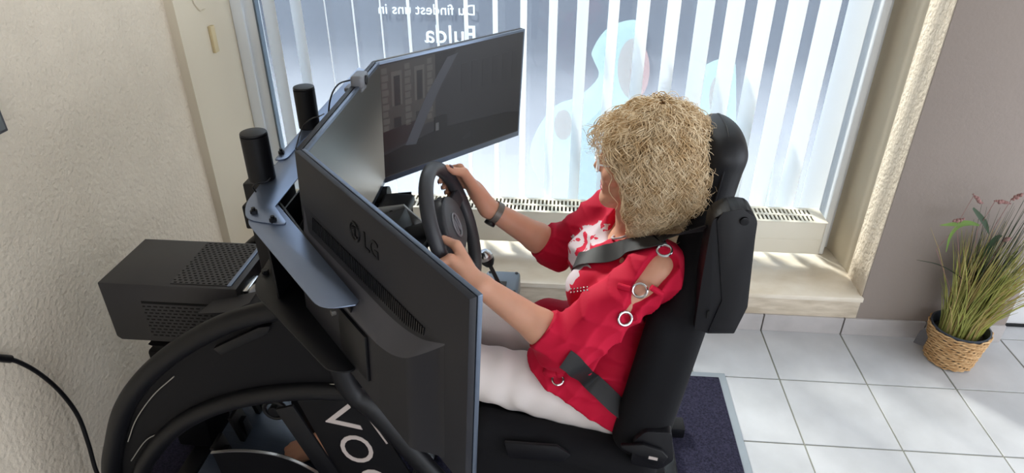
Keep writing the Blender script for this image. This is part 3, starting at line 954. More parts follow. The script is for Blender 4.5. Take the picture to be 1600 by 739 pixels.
# centre screen: emission gradient standing in for the reflected window and sill
_m = emis('screen_reflection_glow', '#b9b6ae', 1.0, rough=0.3); _nt = _m.node_tree; _b = _nt.nodes['Principled BSDF']; _b.inputs['Specular IOR Level'].default_value = 1.0
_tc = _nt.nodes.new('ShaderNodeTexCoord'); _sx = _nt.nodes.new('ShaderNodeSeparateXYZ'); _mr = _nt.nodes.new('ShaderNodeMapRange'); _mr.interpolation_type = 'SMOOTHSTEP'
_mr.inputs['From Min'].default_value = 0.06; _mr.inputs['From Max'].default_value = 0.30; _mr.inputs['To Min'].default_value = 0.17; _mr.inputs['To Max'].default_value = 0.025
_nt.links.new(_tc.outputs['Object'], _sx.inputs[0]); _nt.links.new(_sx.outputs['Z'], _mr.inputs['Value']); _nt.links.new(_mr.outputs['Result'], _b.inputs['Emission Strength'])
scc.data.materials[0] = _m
# picture on the far screen: house front, windscreen pillar, mirror, dashboard (flat image on the display)
for nm, colr, e in (('img_wall', '#5d5a57', .16), ('img_stone', '#7d7a76', .16), ('img_window', '#3c3b3d', .10), ('img_sky', '#4b4b52', .10), ('img_pillar', '#606470', .18), ('img_dark', '#1e1e24', .07), ('img_car', '#3e2a2e', .10), ('img_light', '#8a8c90', .16), ('img_glass', '#43434a', .10)):
    emis(nm, colr, e * 0.8, rough=0.33)


def pic(pts, m, name, lvl=1):
    MB().prism([ptf(s, v, 0.0226) for s, v in pts], ((ptf(0, 0, 1) - ptf(0, 0, 0))) * (0.00012 * lvl)).build(name, m, scf, smooth=0)


rect = lambda s0, v0, s1, v1: [(s0, v0), (s1, v0), (s1, v1), (s0, v1)]
pic(rect(0.007, 0.007, 0.560, 0.345), 'img_sky', 'picture_ground', 1)
pic([(0.007, 0.012), (0.20, 0.012), (0.20, 0.215), (0.007, 0.225)], 'img_wall', 'picture_house', 2)
for k in range(9):
    pic(rect(0.012, 0.02 + 0.021 * k, 0.030 + 0.004 * (k % 2), 0.036 + 0.021 * k), 'img_stone', 'picture_quoin', 3)
    pic(rect(0.090, 0.02 + 0.021 * k, 0.108 + 0.004 * (k % 2), 0.036 + 0.021 * k), 'img_stone', 'picture_quoin', 3)
    pic(rect(0.170, 0.02 + 0.021 * k, 0.186 + 0.004 * (k % 2), 0.036 + 0.021 * k), 'img_stone', 'picture_quoin', 3)
for s0 in (0.044, 0.124):
    pic(rect(s0, 0.035, s0 + 0.036, 0.135), 'img_stone', 'picture_window_frame', 3); pic(rect(s0 + 0.008, 0.048, s0 + 0.029, 0.135), 'img_window', 'picture_window', 4)
    pic(rect(s0 + 0.004, 0.17, s0 + 0.030, 0.20), 'img_window', 'picture_cellar_window', 4)
pic([(0.007, 0.205), (0.13, 0.195), (0.10, 0.255), (0.007, 0.265)], 'img_car', 'picture_red_car', 3)
pic([(0.20, 0.012), (0.28, 0.012), (0.20, 0.11)], 'img_dark', 'picture_roof', 3)
pic([(0.085, 0.265), (0.165, 0.13), (0.245, 0.03), (0.285, 0.025), (0.225, 0.105), (0.17, 0.19), (0.125, 0.272)], 'img_pillar', 'picture_pillar', 5)
pic([(0.007, 0.275), (0.10, 0.262), (0.22, 0.245), (0.50, 0.262), (0.560, 0.275), (0.560, 0.345), (0.007, 0.345)], 'img_dark', 'picture_dashboard', 4)
pic(rect(0.195, 0.205, 0.245, 0.255), 'img_dark', 'picture_mirror', 6); pic(rect(0.20, 0.225, 0.212, 0.250), 'img_light', 'picture_mirror_glint', 7)
pic([(0.31, 0.30), (0.345, 0.285), (0.34, 0.305), (0.315, 0.31)], 'img_glass', 'picture_glint', 6)
for k in range(6):
    pic(rect(0.30 + 0.043 * k, 0.06, 0.325 + 0.043 * k, 0.15), 'img_glass', 'picture_far_window', 3)

# ---- webcam
mat('webcam_grey', '#6d6f74', rough=0.35)
wc = ptc(0.425, -0.004, 0.016)
w = thing('webcam', 'small grey webcam clipped on top edge of centre monitor', 'webcam', tuple(wc))
b = MB(); b.box((wc.x - 0.016, wc.y - 0.03, wc.z - 0.013), (wc.x + 0.016, wc.y + 0.03, wc.z + 0.020), bev=0.008, seg=3); b.build('housing', 'webcam_grey', w)
b = MB(); b.cyl((wc.x + 0.014, wc.y, wc.z + 0.004), (wc.x + 0.019, wc.y, wc.z + 0.004), 0.012, seg=20, bev=0.002); b.build('lens', 'black_plastic', w)
b = MB(); b.box((wc.x - 0.036, wc.y - 0.02, wc.z - 0.022), (wc.x + 0.010, wc.y + 0.02, wc.z - 0.0125), bev=0.002); b.build('clip', 'webcam_grey', w)
cable('webcam_cable', [(wc.x - .016, wc.y, wc.z + .004), (wc.x - .045, wc.y - .03, wc.z + .0), (wc.x - .06, wc.y - .06, wc.z - .03), (wc.x - .07, wc.y - .08, wc.z - .10)], 0.002, 'thin dark cable running down behind the webcam')

# ================================================================== COMPUTER CASE
mat('inner_shade', '#050506', rough=0.9)  # near-black sheets stand in for the shade inside vents and slots
mat('chrome', '#c7c9cc', rough=0.18, metal=1.0)
PX0, PX1, PY0, PY1, PZ1 = -2.172, -1.77, -0.613, -0.368, 0.75
PZ0 = float(at(184, 530, 'y', PY0)[2])
pc = thing('computer_case', 'black computer case with perforated top panel mounted behind the simulator', 'computer', ((PX0 + PX1) / 2, (PY0 + PY1) / 2, PZ0))
c1 = 0.022
shell = [(PX0 + c1, PY0), (PX1, PY0), (PX1, PY1), (PX0 + c1, PY1), (PX0, PY1 - c1), (PX0, PY0 + 0.004)]
MB().prism([(PX0, PY0, PZ0 + 0.012), (PX0 + 0.012, PY0, PZ0), (PX1, PY0, PZ0), (PX1, PY0, PZ1), (PX0, PY0, PZ1)], (0, PY1 - PY0, 0), bev=0.003).build('case_body', 'case_black', pc)


def slotted(o3, ux_, uy_, nrm, L, Wd, pitch_a, pitch_b, sl, sw, name, m, parent):
    """sheet with staggered rows of slots: solid strips and bridges, real openings"""
    o3, ux_, uy_, nrm = (Vector(q) for q in (o3, ux_, uy_, nrm)); b = MB(); th = nrm * 0.0012
    rows = int(Wd / pitch_b); P = lambda a, c: o3 + ux_ * a + uy_ * c
    quad = lambda a0, a1, c0, c1: b.prism([P(a0, c0), P(a1, c0), P(a1, c1), P(a0, c1)], th)
    for r in range(rows + 1):
        c0 = r * pitch_b; quad(0, L, max(0, c0 - (pitch_b - sw) / 2), min(Wd, c0 + (pitch_b - sw) / 2))
        if r == rows: break
        s0 = -(pitch_a / 2 if r % 2 else 0); cA, cB = c0 + (pitch_b - sw) / 2, c0 + (pitch_b + sw) / 2
        a = s0
        while a < L:
            e0, e1 = max(0, a), min(L, a + pitch_a - sl)
            if e1 > e0: quad(e0, e1, cA, cB)
            a += pitch_a
    return tag(b.build(name, m, parent, smooth=0), kind='stuff')


MB().box((-1.965, PY0 + 0.012, PZ1 - 0.0005), (PX1 - 0.028, PY1 - 0.01, PZ1 + 0.0006)).build('vent_shade', 'inner_shade', pc)
slotted((-1.965, PY0 + 0.012, PZ1 + 0.0012), (1, 0, 0), (0, 1, 0), (0, 0, 1), PX1 - 0.028 + 1.965, 0.223, 0.0165, 0.0117, 0.0095, 0.0055, 'top_vent', 'case_black', pc)
MB().box((PX1 - 0.030, PY0 + 0.01, PZ1), (PX1 - 0.018, PY1 - 0.008, PZ1 + 0.004), bev=0.001).build('vent_rail', 'sheen_sheet', pc)
MB().box((-2.06, PY0 - 0.0006, PZ0 + 0.02), (-1.86, PY0 + 0.001, PZ0 + 0.145)).build('vent_shade', 'inner_shade', pc)
slotted((-2.06, PY0 - 0.0008, PZ0 + 0.02), (1, 0, 0), (0, 0, 1), (0, -1, 0), 0.20, 0.125, 0.018, 0.0114, 0.012, 0.0045, 'side_vent', 'case_black', pc)
MB().box((PX1 - 0.004, PY0 + 0.02, PZ1 - 0.05), (PX1 + 0.02, PY0 + 0.10, PZ1 - 0.018), bev=0.003).build('rear_connector', 'chrome', pc)

# ================================================================== STEERING WHEEL
mat('wheel_leather', '#35363b', rough=0.45, bump=0.12, bscale=500, bdist=0.0006)
mat('wheel_dark', '#141417', rough=0.5)
mat('emblem_grey', '#7d7f84', rough=0.45, metal=0.1)
WT = math.radians(20)
WC = Vector((-1.160, YC, 0.972)); WU = V(0, 1, 0); WV = V(-math.sin(WT), 0, math.cos(WT)); WA = V(math.cos(WT), 0, math.sin(WT))
WR = 0.152
sw = thing('steering_wheel', 'black leather three spoke steering wheel gripped by the driver', 'steering wheel', tuple(WC))
wp = lambda th, r, a=0.0: WC + (WU * math.cos(th) + WV * math.sin(th)) * r + WA * a
MB().tube([wp(2 * PI * k / 64, WR) for k in range(64)], 0.0180, seg=16, closed=True).build('rim', 'wheel_leather', sw)
for th, wd in ((math.radians(8), 0.03), (math.radians(172), 0.03), (math.radians(270), 0.034)):
    d = (WU * math.cos(th) + WV * math.sin(th)); t = WA.cross(d)
    poly = [wp(th, 0.045, -0.028) + t * wd, wp(th, WR - 0.004, -0.004) + t * wd * 0.62, wp(th, WR - 0.004, -0.004) - t * wd * 0.62, wp(th, 0.045, -0.028) - t * wd]
    MB().prism(poly, WA * 0.016, bev=0.005, seg=3).build('spoke', 'wheel_leather', sw)
pad = [wp(2 * PI * k / 28, 0.080 * (1 - 0.08 * math.cos(2 * (2 * PI * k / 28 - PI / 2)) - 0.04 * math.sin(3 * 2 * PI * k / 28)), -0.034) for k in range(28)]
MB().prism(pad, WA * 0.046, bev=0.012, seg=4).build('airbag_pad', 'wheel_leather', sw)
em = MB(); ep = [WC + WU * (0.024 * math.cos(2 * PI * k / 28)) + WV * (0.031 * math.sin(2 * PI * k / 28)) + WA * 0.0135 for k in range(28)]
em.tube(ep, 0.0028, seg=8, closed=True)
em.tube([WC + WU * -0.009 + WV * -0.02 + WA * .013, WC + WU * -0.009 + WV * 0.02 + WA * .013, WC + WU * 0.009 + WV * -0.02 + WA * .013, WC + WU * 0.009 + WV * 0.02 + WA * .013], 0.0028, seg=6)
em.build('emblem', 'emblem_grey', sw)
wbm = thing('wheel_base', 'black steering motor housing with grey bracket plates behind the wheel', 'wheel base', (-1.38, YC, 0.872))
b = MB(); b.cyl(WC - WA * 0.03, WC - WA * 0.12, 0.03, seg=20); b.build('shaft', 'wheel_dark', wbm)
Mw = Matrix.Translation(WC - WA * 0.20) @ Matrix.Rotation(-WT, 4, 'Y')
MB().box((-0.09, -0.07, -0.06), (0.08, 0.07, 0.06), bev=0.008, M=Mw).build('motor_housing', 'wheel_dark', wbm)
for yy in (-0.088, 0.080):
    MB().prism([Mw @ V(*q) for q in ((-0.10, yy, -0.05), (0.05, yy, -0.06), (0.10, yy, -0.01), (0.07, yy, 0.06), (-0.02, yy, 0.075), (-0.10, yy, 0.03))], (0, 0.008, 0), bev=0.001).build('bracket_plate', 'aluminium', wbm)
    for (qx, qz) in ((0.05, 0.03), (0.03, 0.05), (0.06, 0.0), (-0.06, 0.01)):
        p0 = Mw @ V(qx, yy - 0.004, qz); MB().cyl(p0, p0 + V(0, -0.008 if yy < 0 else 0.012, 0), 0.0065, seg=8).build('bolt', 'bolt_steel', wbm)
MB().prism([Mw @ V(*q) for q in ((0.02, -0.1, 0.02), (0.11, -0.1, 0.05), (0.15, -0.1, 0.0), (0.13, -0.1, -0.05), (0.09, -0.1, -0.03))], (0, 0.02, 0), bev=0.003).build('stalk_bracket', 'wheel_dark', wbm)
for s in (-1, 1):
    p0 = WC - WA * 0.055 + V(0, s * 0.05, 0)
    b = MB(); b.tube([p0, p0 + V(-0.01, s * 0.05, 0.0), p0 + V(-0.01, s * 0.11, 0.004)], 0.008, seg=10); b.sphere(p0 + V(-0.01, s * 0.115, 0.004), 0.0105, seg=12)
    b.build('stalk', 'wheel_dark', wbm)
dsh = MB().box((-1.40, -0.545, 0.90), (-1.31, -0.35, 0.935), bev=0.012, seg=3); tag(dsh.build('dash_cover', 'black_plastic', wbm))

# ================================================================== SHIFTER
sp = at(786, 440, 'y', -0.36)
mat('shifter_box', '#3b4654', rough=0.32, spec=0.6)
gs = thing('gear_shifter', 'floor gear lever with silver ball knob on blue grey box beside the seat', 'gear shifter', (sp[0], sp[1], sp[2] - 0.07))
MB().box((sp[0] - 0.058, sp[1] - 0.065, sp[2] - 0.075), (sp[0] + 0.05, sp[1] + 0.065, sp[2]), bev=0.012, seg=3).build('box', 'shifter_box', gs)
MB().box((sp[0] - 0.025, sp[1] - 0.03, sp[2]), (sp[0] + 0.012, sp[1] + 0.0, sp[2] + 0.0015)).build('gate_slot', 'inner_shade', gs)
kp = at(760, 403, 'y', sp[1] - 0.01)
kp = Vector(kp)
s0 = V(sp[0] - 0.006, sp[1] - 0.015, sp[2] - 0.01)
MB().tube([s0, s0.lerp(kp, 0.5), kp], 0.0065, seg=12).build('lever', 'wheel_dark', gs)
ax = (kp - s0).normalized()
MB().lathe([(0.0, 0.028), (0.012, 0.026), (0.019, 0.018), (0.0215, 0.008)], kp, seg=24, axis=ax).build('knob_cap', 'chrome', gs)
MB().lathe([(0.0215, 0.008), (0.022, 0.0), (0.022, -0.002)], kp, seg=24, axis=ax).build('knob_ring', 'aluminium', gs)
MB().lathe([(0.022, -0.002), (0.020, -0.014), (0.013, -0.026), (0.008, -0.030)], kp, seg=24, axis=ax).build('knob_skirt', 'black_plastic', gs)
for (dx, dy) in ((-0.045, -0.05), (0.038, -0.05), (-0.045, 0.05), (0.038, 0.05)):
    MB().cyl((sp[0] + dx, sp[1] + dy, sp[2] - 0.001), (sp[0] + dx, sp[1] + dy, sp[2] + 0.002), 0.005, seg=10).build('screw', 'bolt_steel', gs)

# ================================================================== SEAT
mat('seat_fabric', '#08080d', rough=0.9, spec=0.3, bump=0.25, bscale=700, bdist=0.0008)
mat('seat_leather', '#08080e', rough=0.5, spec=0.35, bump=0.1, bscale=300)
mat('seat_plastic', '#09090f', rough=0.5, spec=0.35)
EX = Vector((0.128, 0, 0.992)).normalized(); EF = Vector((-EX.z, 0, EX.x))     # up the backrest, and forward
SB = Vector((-0.640, YC, 0.43))                                               # middle of the thickness at the foot of the backrest
seat = thing('driver_seat', 'black high backed car seat carrying the driver', 'seat', (-0.75, YC, 0.24))
RowM = [tuple(EF), (0, 1, 0), tuple(EX)]
bs = lambda f, y, e: tuple(SB + EF * f + V(0, y, 0) + EX * e)
fd = Field((-0.95, -0.90, 0.30), (-0.35, -0.30, 1.34), 0.006)
fd.rbox(bs(0.0, 0, 0.29), (0.050, 0.225, 0.30), 0.045, 0.03, M=RowM)
fd.rbox(bs(0.0, 0, 0.56), (0.045, 0.165, 0.12), 0.045, 0.06, M=RowM)
for s in (-1, 1):
    fd.cone(bs(0.045, s * 0.205, 0.06), bs(0.045, s * 0.205, 0.42), 0.052, 0.046, 0.03)
    fd.cone(bs(0.01, s * 0.205, 0.05), bs(0.0, s * 0.20, 0.5), 0.055, 0.045, 0.02)
me = fd.mesh('backrest'); link('backrest', me, 'seat_fabric', seat, 60)
fd = Field((-0.70, -0.80, 0.95), (-0.35, -0.40, 1.36), 0.005)
fd.rbox(bs(-0.008, 0, 0.705), (0.049, 0.112, 0.130), 0.047, 0.02, M=RowM)
fd.ell(bs(-0.008, 0, 0.80), (0.05, 0.10, 0.05), 0.03, M=RowM)
me = fd.mesh('headrest'); link('headrest', me, 'seat_leather', seat, 60)
b = MB()
hp = [bs(-0.004, -0.113, 0.62), bs(-0.004, -0.1125, 0.76), bs(-0.004, -0.098, 0.818), bs(-0.004, -0.05, 0.848), bs(-0.004, 0.05, 0.848), bs(-0.004, 0.098, 0.818), bs(-0.004, 0.1125, 0.76)]
b.tube(spline(hp, 6), 0.0025, seg=6); b.build('headrest_piping', 'seat_plastic', seat)
fd = Field((-1.22, -0.92, 0.22), (-0.52, -0.28, 0.64), 0.006)
CM = [(math.cos(math.radians(14)), 0, -math.sin(math.radians(14))), (0, 1, 0), (math.sin(math.radians(14)), 0, math.cos(math.radians(14)))]
fd.rbox((-0.86, YC, 0.385), (0.26, 0.225, 0.065), 0.05, 0.02, M=CM)
for s in (-1, 1):
    fd.cone((-1.06, YC + s * 0.20, 0.475), (-0.66, YC + s * 0.215, 0.40), 0.052, 0.058, 0.02)
    fd.rbox((-0.86, YC + s * 0.215, 0.335), (0.25, 0.04, 0.075), 0.03, 0.02, M=CM)
me = fd.mesh('cushion'); link('cushion', me, 'seat_fabric', seat, 60)
ins = [tuple(at(x_, y_, 'y', -0.872)) for x_, y_ in ((788, 692), (870, 698), (892, 712), (880, 722), (795, 716))]
MB().prism(ins, (0, 0.01, 0), bev=0.002).build('side_recess', 'seat_plastic', seat)
# recliner cover and lever on the near side
cv = rounded([(at(x_, y_, 'y', -0.872)[0], at(x_, y_, 'y', -0.872)[2]) for x_, y_ in ((1008, 675), (1050, 677), (1053, 720), (1030, 735), (985, 725), (990, 690))], [0.012, 0.012, 0.012, 0.02, 0.012, 0.012])
MB().prism([(p[0], -0.872, p[1]) for p in cv], (0, 0.045, 0), bev=0.004).build('recliner_cover', 'seat_plastic', seat)
lv = [(at(x_, y_, 'y', -0.885)[0], -0.885, at(x_, y_, 'y', -0.885)[2]) for x_, y_ in ((970, 697), (1005, 696), (1035, 706), (1044, 716), (1036, 726), (1018, 728), (1000, 715), (972, 702))]
lvo = MB().prism(lv, (0, 0.012, 0), bev=0.003).build('recliner_lever', 'black_plastic', seat)
MB().prism([tuple(at(x_, y_, 'y', -0.8862)) for x_, y_ in ((1014, 713), (1028, 716), (1027, 720), (1013, 717))], (0, 0.002, 0)).build('lever_mark', 'letter_grey', lvo)
# belt housing at the near shoulder of the seat
YB = -0.865
hpx = [(1113, 345), (1128, 331), (1158, 325), (1176, 331), (1184, 345), (1180, 372), (1168, 480), (1147, 521), (1106, 521), (1085, 514), (1096, 440)]
hp2 = rounded([(at(x_, y_, 'y', YB)[0], at(x_, y_, 'y', YB)[2]) for x_, y_ in hpx], [0.01, 0.02, 0.02, 0.01, 0.01, 0.01, 0.005, 0.003, 0.003, 0.003, 0.003], 4)
MB().prism([(p[0], YB, p[1]) for p in hp2], (0, 0.055, 0), bev=0.003).build('belt_housing', 'seat_plastic', seat)
fl = [tuple(at(x_, y_, 'y', YB - 0.003)) for x_, y_ in ((1130, 332), (1160, 326), (1181, 340), (1178, 372), (1166, 478), (1146, 519), (1106, 519), (1128, 470), (1120, 345))]
MB().prism(fl, (0, 0.004, 0), bev=0.001).build('belt_housing_plate', 'seat_plastic', seat)
p = at(1163, 345, 'y', YB - 0.004)
MB().cyl((p[0], YB - 0.003, p[2]), (p[0], YB - 0.009, p[2]), 0.009, seg=16, bev=0.001).build('housing_bolt', 'bolt_steel', seat)
p0 = at(1106, 492, 'y', YB - 0.004)
MB().box((p0[0] - 0.002, YB - 0.005, p0[2] - 0.01), (p0[0] + 0.002, YB, p0[2] + 0.01)).build('housing_slot', 'inner_shade', seat)


# ================================================================== PERSON
mat('skin', '#cf9a80', rough=0.5, subsurf=0.25, noise=0.06, nscale=25, bump=0.06, bscale=400, bdist=0.0005)
mat('lip', '#a9545a', rough=0.4)
mat('eye_white', '#e6e2dc', rough=0.2)
mat('nail', '#4a2026', rough=0.2)
mat('trouser_white', '#ded6d4', rough=0.8, bump=0.1, bscale=300)
mat('glasses_white', '#eef0f2', rough=0.25)
mat('watch_grey', '#6a6660', rough=0.4, metal=0.3)
mat('belt_black', '#17171a', rough=0.6, bump=0.2, bscale=900)
mat('cord_grey', '#b9aeb0', rough=0.5)

SHN, ELN, WRN = (-0.660, -0.768, 0.975), (-0.860, -0.830, 0.792), (-1.062, -0.800, 0.930)
SHF, ELF, WRF = (-0.735, -0.435, 0.962), (-0.890, -0.385, 0.785), (-1.088, -0.420, 0.932)
HPN, KNN, ANN, TON = (-0.730, -0.695, 0.495), (-1.190, -0.715, 0.618), (-1.500, -0.670, 0.305), (-1.668, -0.690, 0.205)
HPF, KNF, ANF, TOF = (-0.730, -0.505, 0.495), (-1.190, -0.490, 0.600), (-1.490, -0.535, 0.315), (-1.665, -0.535, 0.205)
lerp = lambda a, b, t: tuple(np.array(a) * (1 - t) + np.array(b) * t)

sk = Field((-1.80, -0.94, 0.10), (-0.50, -0.28, 1.32), 0.0042)
# trunk (under the clothes) and neck
sk.ell((-0.700, YC, 0.52), (0.09, 0.13, 0.09), 0.03)
sk.cone((-0.705, YC, 0.52), (-0.715, YC, 0.86), 0.085, 0.095, 0.03)
sk.cone((-0.700, YC - 0.10, 0.93), (-0.710, YC + 0.10, 0.93), 0.055, 0.055, 0.03)
sk.cone((-0.690, YC, 0.95), (-0.705, YC, 1.08), 0.056, 0.050, 0.02)
# head
sk.ell((-0.700, YC, 1.195), (0.093, 0.074, 0.100), 0.02)
sk.ell((-0.738, YC, 1.135), (0.056, 0.056, 0.075), 0.025)
sk.ell((-0.770, YC, 1.070), (0.022, 0.024, 0.018), 0.022)
sk.cone((-0.745, YC - 0.048, 1.105), (-0.772, YC - 0.012, 1.070), 0.012, 0.014, 0.02)
sk.cone((-0.745, YC + 0.048, 1.105), (-0.772, YC + 0.012, 1.070), 0.012, 0.014, 0.02)
sk.cone((-0.784, YC - 0.032, 1.202), (-0.784, YC + 0.032, 1.202), 0.010, 0.010, 0.014)
for s in (-1, 1):
    sk.ell((-0.774, YC + s * 0.038, 1.145), (0.020, 0.022, 0.020), 0.016)
    sk.ell((-0.797, YC + s * 0.032, 1.180), (0.014, 0.017, 0.010), 0.008, op='cut')
    sk.ell((-0.778, YC + s * 0.031, 1.181), (0.0125, 0.0125, 0.0105), 0.004)
    sk.ell((-0.690, YC + s * 0.078, 1.165), (0.020, 0.008, 0.030), 0.006)
sk.cone((-0.786, YC, 1.188), (-0.803, YC, 1.154), 0.0075, 0.0105, 0.008)
for s in (-1, 1): sk.ell((-0.795, YC + s * 0.011, 1.150), (0.010, 0.007, 0.007), 0.005)
sk.cone((-0.785, YC - 0.018, 1.110), (-0.785, YC + 0.018, 1.110), 0.006, 0.006, 0.006)
sk.cone((-0.783, YC - 0.015, 1.097), (-0.783, YC + 0.015, 1.097), 0.007, 0.007, 0.006)
# arms
for SH, EL, WRI in ((SHN, ELN, WRN), (SHF, ELF, WRF)):
    sk.cone(SH, EL, 0.050, 0.042, 0.02)
    sk.cone(EL, lerp(EL, WRI, 0.30), 0.041, 0.042, 0.015); sk.cone(lerp(EL, WRI, 0.30), WRI, 0.042, 0.0265, 0.015)
# legs and feet
for HP, KN, AN, TO in ((HPN, KNN, ANN, TON), (HPF, KNF, ANF, TOF)):
    sk.cone(HP, KN, 0.078, 0.056, 0.02); sk.cone(KN, lerp(KN, AN, 0.3), 0.054, 0.052, 0.02); sk.cone(lerp(KN, AN, 0.3), AN, 0.052, 0.034, 0.02)
    heel = (AN[0] + 0.02, AN[1], AN[2] - 0.055)
    sk.cone(heel, lerp(heel, TO, 0.5), 0.030, 0.030, 0.02); sk.cone(AN, lerp(AN, TO, 0.55), 0.034, 0.026, 0.02)
    for q in range(5):
        yo = (q - 2) * 0.017; ln = (1.0, 1.04, 1.0, 0.94, 0.86)[q if AN[1] > YC else 4 - q]
        b0 = lerp(AN, TO, 0.55); base = (b0[0], b0[1] + yo * 0.7, b0[2] - 0.012)
        sk.cone(base, (TO[0] - 0.02 * (ln - 0.9) * 10, TO[1] + yo, TO[2] - 0.008), 0.022, 0.0105, 0.008)


def hand(th_deg, wrist, tsign, ext, tl=1.0):
    """a hand closing round the wheel rim: palm, four fingers, thumb"""
    th = math.radians(th_deg); p = np.array(wp(th, WR)); r = np.array(WU * math.cos(th) + WV * math.sin(th)); a = np.array(WA); T = np.array(-WU * math.sin(th) + WV * math.cos(th)) * tsign
    pos = lambda phi, d, t: p + (r * math.cos(math.radians(phi)) + a * math.sin(math.radians(phi))) * d + T * t
    w = np.array(wrist); mcp = []; nails = []
    lens = (0.94, 1.0, 0.95, 0.82)
    for i in range(4):
        t0 = (0.033, 0.011, -0.011, -0.031)[i]
        m = pos(48, 0.040 + (0.003 if i in (1, 2) else 0), t0); mcp.append(m)
        e = ext[i]
        pip = pos(2 + e * 6, 0.034, t0 * 1.02); dip = pos(-52 + e * 22, 0.0275 + e * 0.004, t0 * 0.98); tip = pos(-52 - 50 * lens[i] + e * 48, 0.0265 + e * 0.014, t0 * 0.95)
        if e > 1:
            pip, dip, tip = pos(2, 0.036, t0), pos(-38, 0.043, t0 * 0.95), pos(-58, 0.062, t0 * 0.85)
        sk.cone(lerp(w, m, 0.35), m, 0.0155, 0.0118, 0.008)
        sk.cone(m, pip, 0.0112, 0.0096, 0.003); sk.cone(pip, dip, 0.0095, 0.0084, 0.002); sk.cone(dip, tip, 0.0084, 0.0068, 0.002)
        nails.append((dip, tip))
    sk.cone(w, lerp(w, mcp[1], 0.55), 0.0245, 0.021, 0.012); sk.cone(w, lerp(w, mcp[2], 0.55), 0.0235, 0.020, 0.012)
    b0 = lerp(w, lerp(mcp[0], pos(100, 0.05, 0.03), 0.5), 0.35); b1 = pos(98, 0.045, 0.040); b2 = pos(122, 0.032, 0.040 + 0.022 * tl); b3 = pos(140, 0.028, 0.040 + 0.044 * tl)
    sk.cone(b0, b1, 0.0165, 0.0135, 0.008); sk.cone(b1, b2, 0.0122, 0.0105, 0.003); sk.cone(b2, b3, 0.0102, 0.0078, 0.002); nails.append((b2, b3))
    return nails, (r, a)


nl1, ax1 = hand(188, WRN, -1, (1.5, 0.8, 0.3, 0.1), 0.45)
nl2, ax2 = hand(17, WRF, 1, (0.0, 0.0, 0.0, 0.0))
me = sk.mesh('person')
person = link('person', me, 'skin', None, 180, base=(-0.75, YC, 0.40))
tag(person, 'person with curly blonde hair, red blouse and white trousers gripping the steering wheel', 'person')
nb = MB()
for (d, t), (r_, a_) in [(q, ax1) for q in nl1] + [(q, ax2) for q in nl2]:
    d = np.array(d); t = np.array(t); ax_ = (t - d) / np.linalg.norm(t - d)
    best = None
    rimc = WC + (Vector(t) - WC - WA * (Vector(t) - WC).dot(WA)).normalized() * WR
    o_ = np.array(t) - np.array(rimc); o_ = o_ / np.linalg.norm(o_)
    q = sk.snap(t - ax_ * 0.003 + o_ * 0.012, 0.0004)
    zz = Vector(sk.grad(q)); xx_ = Vector(ax_); xx_ = (xx_ - zz * xx_.dot(zz)).normalized(); yy_ = zz.cross(xx_)
    Mn = Matrix.Translation(q) @ Matrix((xx_, yy_, zz)).transposed().to_4x4()
    nb.box((-0.006, -0.0046, -0.0012), (0.006, 0.0046, 0.0010), bev=0.001, M=Mn)
nb.build('fingernails', 'nail', person)
for s in (-1, 1):
    MB().sphere((-0.7795, YC + s * 0.031, 1.181), 0.0118, seg=14).build('eye', 'eye_white', person)
b = MB(); b.sphere((-0.789, YC, 1.1105), 0.0055, seg=16, sc=(0.9, 3.6, 0.8)); b.sphere((-0.7885, YC, 1.0985), 0.006, seg=16, sc=(0.9, 3.1, 0.9)); b.build('lips', 'lip', person)

# ---- trousers
tf = Field((-1.56, -0.86, 0.26), (-0.55, -0.34, 0.72), 0.0045)
tf.ell((-0.715, YC, 0.515), (0.115, 0.168, 0.10), 0.03)
for HP, KN, AN in ((HPN, KNN, ANN), (HPF, KNF, ANF)):
    tf.cone(HP, KN, 0.094, 0.067, 0.02); tf.cone(KN, lerp(KN, AN, 0.35), 0.066, 0.060, 0.02); tf.cone(lerp(KN, AN, 0.35), lerp(KN, AN, 0.80), 0.060, 0.050, 0.01)
tf.displace(lambda x, y, z: 0.0016 * np.sin(46 * x + 30 * z + 5 * np.sin(20 * y) + 2.0 * np.sin(25 * x)) * np.clip((x + 1.25) * 4, 0.2, 1) + 0.0012 * np.sin(85 * x - 40 * z + 12 * y))
me = tf.mesh('trousers'); trs = link('trousers', me, 'trouser_white', person, 180)
tag(trs, 'white slim trousers')

# ---- blouse
bl = Field((-1.08, -0.94, 0.42), (-0.52, -0.28, 1.09), 0.0042)
bl.ell((-0.710, YC, 0.86), (0.118, 0.170, 0.15), 0.04)
bl.ell((-0.722, YC, 0.68), (0.122, 0.162, 0.16), 0.05)
bl.ell((-0.735, YC, 0.575), (0.142, 0.188, 0.090), 0.05)
bl.ell((-0.80, YC, 0.610), (0.115, 0.165, 0.060), 0.05)
for yy_ in (-0.695, -0.505):
    bl.cone((-0.715, yy_, 0.505), (-0.90, yy_ - 0.01, 0.585), 0.112, 0.092, 0.04)
for s in (-1, 1):
    bl.ell((-0.792, YC + s * 0.078, 0.850), (0.072, 0.074, 0.076), 0.04)
bl.cone((-0.685, YC, 0.985), SHN, 0.046, 0.058, 0.03); bl.cone((-0.695, YC, 0.985), SHF, 0.046, 0.054, 0.03)
CFN, CFF = lerp(ELN, WRN, 0.29), lerp(ELF, WRF, 0.24)
bl.cone(SHN, ELN, 0.063, 0.062, 0.03); bl.cone(ELN, lerp(ELN, WRN, 0.45), 0.061, 0.052, 0.015)
bl.cone(SHF, ELF, 0.060, 0.060, 0.03); bl.cone(ELF, lerp(ELF, WRF, 0.45), 0.058, 0.052, 0.015)
bl.cone(lerp(SHN, ELN, 0.65), (-0.815, -0.80, 0.72), 0.05, 0.035, 0.04)
